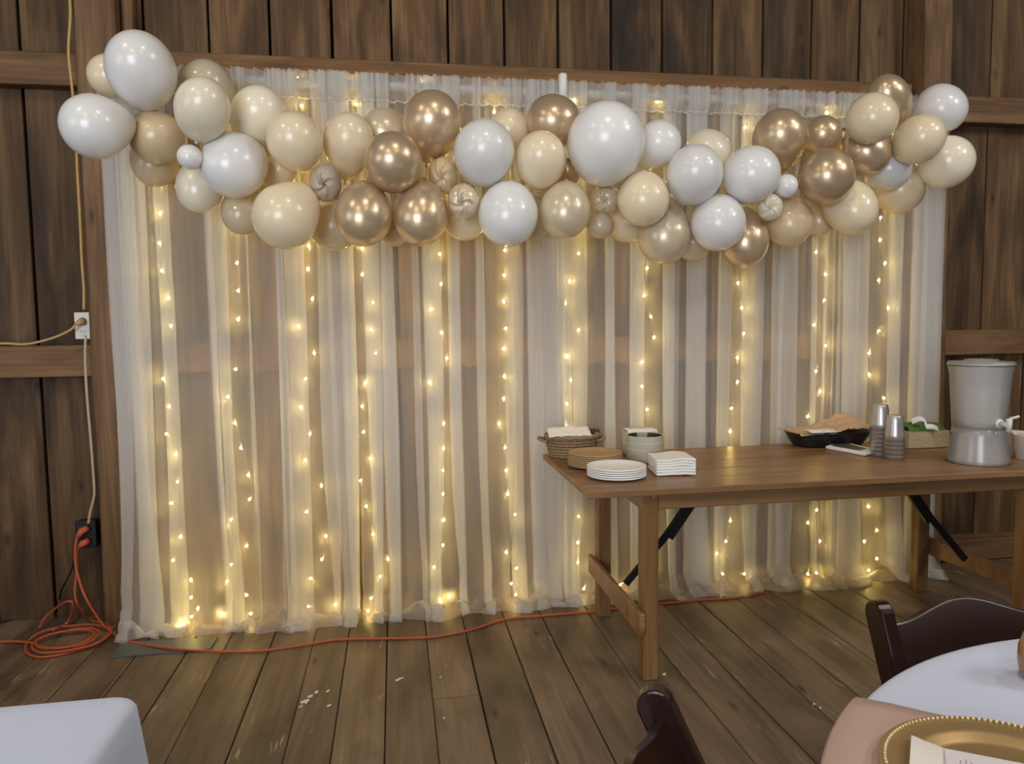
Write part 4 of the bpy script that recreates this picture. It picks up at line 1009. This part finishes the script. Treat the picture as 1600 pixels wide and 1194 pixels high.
# ------------------------------------------------------------------ dining tables in the foreground
# square-cornered table at bottom left
A_ = atz(206, 1102, TZ); LX1, LY1 = A_.x, atz(150, 1091, TZ).y
LX0, LY0 = LX1 - 1.83, LY1 - 0.76
lt = tag(empty('dining_table', ((LX0 + LX1) / 2, (LY0 + LY1) / 2, 0)), 'trestle table hidden under the white cloth at bottom left', 'table')
box('tabletop', local(lt, ((LX0 + LX1) / 2, (LY0 + LY1) / 2, TZ - 0.02)), (LX1 - LX0 - 0.01, LY1 - LY0 - 0.01, 0.03), TABLEW, lt, 0.004)
for sx in (LX0 + 0.12, LX1 - 0.12):
    for sy in (LY0 + 0.1, LY1 - 0.1): box('leg', local(lt, (sx, sy, (TZ - 0.036) / 2)), (0.05, 0.05, TZ - 0.037), BLACKM, lt, 0.004)
def cloth_rect(x0, x1, y0, y1, z, drop):
    """top rounded into the sides; the four sides flare and fold towards the hem"""
    n = 160; rows = []
    def loop(grow, zz, r):
        out = []
        cx_, cy_ = (x0 + x1) / 2, (y0 + y1) / 2; hx, hy = (x1 - x0) / 2 + grow, (y1 - y0) / 2 + grow; r = max(r, 0.001)
        per = [(hx - r, hy - r), (-hx + r, hy - r), (-hx + r, -hy + r), (hx - r, -hy + r)]
        segs = []
        m = n // 4
        for q in range(4):
            c0_ = per[q]; c1_ = per[(q + 1) % 4]; a0 = q * PI / 2
            for k in range(8): segs.append((c0_[0] + r * math.cos(a0 + PI / 2 * k / 8), c0_[1] + r * math.sin(a0 + PI / 2 * k / 8)))
            e0_ = (c0_[0] + r * math.cos(a0 + PI / 2), c0_[1] + r * math.sin(a0 + PI / 2)); e1_ = (c1_[0] + r * math.cos(a0 + PI / 2), c1_[1] + r * math.sin(a0 + PI / 2))
            for k in range(m - 8): segs.append((e0_[0] + (e1_[0] - e0_[0]) * k / (m - 8), e0_[1] + (e1_[1] - e0_[1]) * k / (m - 8)))
        for i, (a, b) in enumerate(segs): out.append((cx_ + a, cy_ + b, zz))
        return out
    rows.append([((x0 + x1) / 2, (y0 + y1) / 2, z)] * n)
    for s in (0.5, 0.9): rows.append([((x0 + x1) / 2 + (p[0] - (x0 + x1) / 2) * s, (y0 + y1) / 2 + (p[1] - (y0 + y1) / 2) * s, z) for p in loop(0, z, 0.03)])
    for g, dz in ((-0.012, 0.0), (-0.005, -0.002), (0.0, -0.006), (0.004, -0.014)): rows.append(loop(g, z + dz, 0.035))
    for k in range(1, 13):
        t = k / 12; L_ = loop(0.004 + 0.05 * t, z - 0.014 - drop * t, 0.035 + 0.06 * t)
        cx_, cy_ = (x0 + x1) / 2, (y0 + y1) / 2
        rows.append([(p[0] + 0.03 * t * nz(p[0] * 4, p[1] * 4) + 0.02 * t * math.sin(i * 0.55), p[1] + 0.03 * t * nz(p[1] * 4, p[0] * 4, 2) + 0.02 * t * math.cos(i * 0.5), p[2]) for i, p in enumerate(L_)])
    return rows
tag(grid('tablecloth', cloth_rect(LX0, LX1, LY0, LY1, TZ + 0.003, 0.5), CLOTH, closed=True), 'white cloth on the table at bottom left, soft rounded corner', 'tablecloth')
# round table at bottom right
RC, RR = Vector((1.2, -3.27, 0)), 0.775
rt = tag(empty('dining_table', RC), 'round table under the white cloth with rose runner', 'table')
lathe('tabletop', [(0, TZ - 0.03), (RR - 0.008, TZ - 0.03), (RR - 0.005, TZ - 0.003), (0, TZ - 0.003)], TABLEW, rt, seg=64)
for k in range(4):
    a_ = PI / 4 + k * PI / 2; box('leg', (0.5 * math.cos(a_), 0.5 * math.sin(a_), (TZ - 0.032) / 2), (0.04, 0.04, TZ - 0.033), BLACKM, rt, 0.004)
rows_ = []; n = 144
for r_, dz in ((0.0, 0), (0.5, 0), (RR - 0.03, 0), (RR - 0.012, 0), (RR - 0.004, -0.003), (RR + 0.001, -0.012)): rows_.append([(RC.x + r_ * math.cos(2 * PI * k / n), RC.y + r_ * math.sin(2 * PI * k / n), TZ + 0.002 + dz) for k in range(n)])
for j in range(1, 13):
    t = j / 12; rows_.append([(RC.x + (RR + 0.002 + 0.03 * t + 0.028 * t * math.sin(14 * 2 * PI * k / n)) * math.cos(2 * PI * k / n), RC.y + (RR + 0.002 + 0.03 * t + 0.028 * t * math.sin(14 * 2 * PI * k / n)) * math.sin(2 * PI * k / n), TZ - 0.01 - 0.26 * t) for k in range(n)])
tag(grid('tablecloth', rows_, CLOTH, closed=True), 'white cloth on the round table under the gold charger', 'tablecloth')
# rose runner: lies across the table, drops over the edge
ra, rb_ = atz(1338, 1088, TZ + 0.005), atz(1462, 1116, TZ + 0.005)
dirr = (rb_ - ra); dirr.z = 0; dirr.normalize(); nrm = Vector((dirr.y, -dirr.x, 0))    # nrm points towards the camera side
rows_ = []
WR = 0.36
for j in range(13):
    o_ = ra + nrm * (WR * j / 12); rel = o_ - RC; rel.z = 0
    bq = rel.dot(dirr); cq = rel.length_squared - (RR + 0.004) ** 2; disc = max(0, bq * bq - cq); t_in = -bq - math.sqrt(disc)
    e_ = o_ + dirr * t_in; outw = (e_ - RC); outw.z = 0; outw.normalize(); row = []
    for k in range(10, 0, -1): row.append(tuple(e_ + outw * (0.012 + 0.03 * k / 10 + 0.012 * math.sin(j * 1.1) * k / 10) + Vector((0, 0, TZ - 0.012 - 0.30 * k / 10 - e_.z))))
    row.append((e_.x + outw.x * 0.010, e_.y + outw.y * 0.010, TZ - 0.004)); row.append((e_.x + outw.x * 0.004, e_.y + outw.y * 0.004, TZ + 0.003))
    for k in range(1, 25): q_ = e_ + dirr * (0.045 * k); row.append((q_.x, q_.y, TZ + 0.0055 + 0.0012 * nz(q_.x * 9, q_.y * 9)))
    rows_.append(row)
tag(grid('table_runner', rows_, ROSE, thick=0.0016), 'dusty rose satin runner laid across the round table', 'runner')
# gold charger
pf, plf = atz(1500, 1119, TZ + 0.016), atz(1371, 1180, TZ + 0.016)
PRd = 0.165
pc = Vector((0, 0, 0)); d2 = (pf - CAM); d2.z = 0; d2.normalize()
pc = Vector((0.776, -2.912, TZ + 0.0075))
ch = tag(empty('charger_plate', pc), 'gold charger plate with beaded rim on the rose runner', 'plate')
lathe('dish', [(0, 0.003), (0.105, 0.003), (0.112, 0.005), (0.122, 0.012), (0.13, 0.0135), (PRd - 0.003, 0.014), (PRd, 0.013), (PRd, 0.011), (0.13, 0.0105), (0.12, 0.008), (0.112, 0.0), (0, 0.0)], GPLATE, ch, seg=96)
bm = bmesh.new()
BEADM = plain('pale_gold_bead', srgb(240, 218, 170), 0.3, 0.3)
bead = bpy.data.meshes.new('bead'); bmesh.ops.create_icosphere(bm, subdivisions=2, radius=0.0023); bm.to_mesh(bead); bm.free()
for p in bead.polygons: p.use_smooth = True
for k in range(132): link('bead', bead, BEADM, ch, ((PRd - 0.0085) * math.cos(2 * PI * k / 132), (PRd - 0.0085) * math.sin(2 * PI * k / 132), 0.0152))
# napkin and card on the charger
na, nb_ = atz(1424, 1147, TZ + 0.034), atz(1476, 1168, TZ + 0.034)
nd = (nb_ - na); nd.z = 0; nd.normalize(); npn = atz(1421, 1194, TZ + 0.034) - na; npn.z = 0; npn.normalize()
rows_ = []
for i in range(9):
    o_ = na + nd * (0.062 * i / 8)
    prof_ = [(-0.0, 0.0), (-0.006, 0.006), (-0.004, 0.013), (0.004, 0.016), (0.05, 0.015), (0.1, 0.0145), (0.17, 0.014), (0.172, 0.0), (0.1, 0.0), (0.0, 0.0)]
    rows_.append([(o_.x + npn.x * a, o_.y + npn.y * a, TZ + 0.0175 + b + 0.0012 * nz(i * 0.8, a * 30)) for a, b in prof_])
tag(grid('folded_napkin', rows_, PAPERW, flip=False), 'white napkin folded lengthwise on the gold charger', 'napkin')
ca, cb_ = atz(1476, 1169, TZ + 0.036), atz(1600, 1193, TZ + 0.036)
cdv = (cb_ - ca); cdv.z = 0; cl = 0.13; cdv.normalize(); cn = atz(1478, 1194, TZ + 0.036) - ca; cn.z = 0; cn.normalize()
Mc = Matrix(((cdv.x, cn.x, 0, ca.x), (cdv.y, cn.y, 0, ca.y), (0, 0, 1, TZ + 0.0345), (0, 0, 0, 1)))
bm = bmesh.new(); add_box(bm, (cl / 2, 0.09, 0.0006), (cl, 0.18, 0.0012), Mc); mc = tag(bm_obj('menu_card', bm, plain('lilac_white_card', srgb(226, 222, 232), 0.6)), 'pale menu card leaning over the napkin on the gold charger', 'card')
for k, (u, v, hgt) in enumerate(((0.016, 0.024, 0.008), (0.022, 0.019, 0.014), (0.028, 0.023, 0.010), (0.036, 0.026, 0.006), (0.043, 0.022, 0.011))):
    bm = bmesh.new(); add_tube(bm, [Mc @ Vector((u, v + hgt, 0.0014)), Mc @ Vector((u + 0.002, v + hgt / 2, 0.0014)), Mc @ Vector((u + 0.0012, v, 0.0014))], 0.0005, 4); bm_obj('ink_stroke', bm, INK, mc)
# amber candle glass at the frame edge
vg = atz(1630, 1062, TZ + 0.004)
lathe_o = lathe('candle_glass', [(0, 0.0), (0.026, 0.0), (0.034, 0.008), (0.038, 0.03), (0.037, 0.055), (0.031, 0.075), (0.029, 0.075), (0.034, 0.053), (0.035, 0.03), (0.03, 0.011), (0, 0.006)], AMBER, None, (vg.x, vg.y, TZ + 0.0035), seg=32)
tag(lathe_o, 'small amber glass candle cup on the round white table, cut by the frame', 'candle holder')

# ------------------------------------------------------------------ folding chairs
def chair(label, bx_, by_, ang):
    """bx_, by_: floor point under the middle of the back; ang: heading of the front"""
    r = tag(empty('folding_chair', (bx_, by_, 0), (0, 0, ang - PI / 2)), label, 'chair', 'dark wooden folding chairs')
    hw = 0.20; H = 0.80
    def bar(name, a, b2, wdt, thk, round_top=False):
        a, b2 = Vector(a), Vector(b2); d = b2 - a; L_ = d.length; z_ = d.normalized(); x_ = Vector((1, 0, 0)); y_ = z_.cross(x_).normalized()
        Mx = Matrix(((x_.x, y_.x, z_.x, a.x), (x_.y, y_.y, z_.y, a.y), (x_.z, y_.z, z_.z, a.z), (0, 0, 0, 1)))
        out = [(-wdt / 2, 0), (wdt / 2, 0)]
        if round_top: out += [(wdt / 2 * math.cos(t), L_ - wdt / 2 + wdt / 2 * math.sin(t)) for t in [PI * k / 10 for k in range(11)]]
        else: out += [(wdt / 2, L_), (-wdt / 2, L_)]
        bm = bmesh.new()
        # outline lies in the (y, z) plane of the bar, thickness along x
        f_ = [bm.verts.new(Mx @ Vector((-thk / 2, u, v))) for u, v in out]; g_ = [bm.verts.new(Mx @ Vector((thk / 2, u, v))) for u, v in out]
        bm.faces.new(f_); bm.faces.new(g_[::-1]); n = len(out)
        for i in range(n): bm.faces.new((f_[i], g_[i], g_[(i + 1) % n], f_[(i + 1) % n]))
        bmesh.ops.recalc_face_normals(bm, faces=bm.faces)
        bmesh.ops.bevel(bm, geom=[e for e in bm.edges if len(e.link_faces) == 2 and e.calc_face_angle(0) > 1.0], offset=0.004, segments=2, profile=0.5, affect='EDGES')
        return bm_obj(name, bm, DCHAIR, r, smooth=False)
    for s in (-1, 1):
        bar('stile', (s * hw, 0.36, 0.0), (s * hw, -0.02, H + 0.004), 0.058, 0.03, True)
        bar('leg', (s * (hw - 0.032), -0.04, 0.0), (s * (hw - 0.032), 0.30, 0.46), 0.036, 0.022)
    yb = lambda z: 0.36 - 0.38 * z / H
    rows = []
    for i in range(25):
        u = -1 + 2 * i / 24; x = u * (hw - 0.012); bow = -0.02 * (1 - u * u); arch = 0.032 * (0.5 + 0.5 * math.cos(PI * min(1, abs(u) * 1.15)))
        zt, zb_ = H - 0.04 + arch, H - 0.20
        rows.append([(x, yb(zb_) + bow - 0.009, zb_), (x, yb(zt) + bow - 0.009, zt - 0.004), (x, yb(zt) + bow - 0.006, zt - 0.0008), (x, yb(zt) + bow + 0.006, zt - 0.0008), (x, yb(zt) + bow + 0.009, zt - 0.004), (x, yb(zb_) + bow + 0.009, zb_)])
    br = grid('back_rail', rows, DCHAIR, r, closed=True)
    bm = bmesh.new(); bm.from_mesh(br.data); bmesh.ops.holes_fill(bm, edges=[e for e in bm.edges if e.is_boundary], sides=0); bmesh.ops.recalc_face_normals(bm, faces=bm.faces); bm.to_mesh(br.data); bm.free(); br.data.set_sharp_from_angle(angle=0.5)
    bm = bmesh.new(); add_box(bm, (0, yb(0.54), 0.54), (2 * hw - 0.026, 0.02, 0.05), bev=0.004); bm_obj('back_slat', bm, DCHAIR, r)
    bm = bmesh.new(); add_box(bm, (0, 0.235, 0.455), (2 * hw - 0.07, 0.38, 0.03), bev=0.01, seg=3); bm_obj('seat', bm, plain('dark_seat_pad', srgb(40, 30, 28), 0.5) if 'dark_seat_pad' not in bpy.data.materials else bpy.data.materials['dark_seat_pad'], r)
    for y, z in ((0.25, 0.23), (0.055, 0.13)):
        bm = bmesh.new(); add_box(bm, (0, y, z), (2 * hw - 0.05, 0.018, 0.03), bev=0.003); bm_obj('cross_rung', bm, DCHAIR, r)
    return r
def back_mid(tip, ang, side):
    """stile tip point known: side -1 = the stile on the sitter's right as seen from behind"""
    f_ = Vector((math.cos(ang), math.sin(ang), 0)); rgt = Vector((math.sin(ang), -math.cos(ang), 0))
    return tip - rgt * (0.20 * side) + f_ * 0.02
t1_ = atz(1369, 940, 0.80)
m_ = back_mid(t1_, -1.60, 1); chair('dark mahogany folding chair pushed up to the far side of the round table', m_.x, m_.y, -1.60)
t2_ = atz(1012, 1078, 0.80); a2_ = math.radians(-23)
m_ = back_mid(t2_, a2_, -1); chair('dark mahogany folding chair at the bottom edge, seen from behind its curved back', m_.x, m_.y, a2_)
t3_ = atz(1613, 920, 0.76)
m_ = back_mid(t3_, -1.2, 1); c3_ = chair('dark folding chair just entering at the right edge, behind the nearer one', m_.x, m_.y, -1.2); c3_.scale = (0.95, 0.95, 0.95)
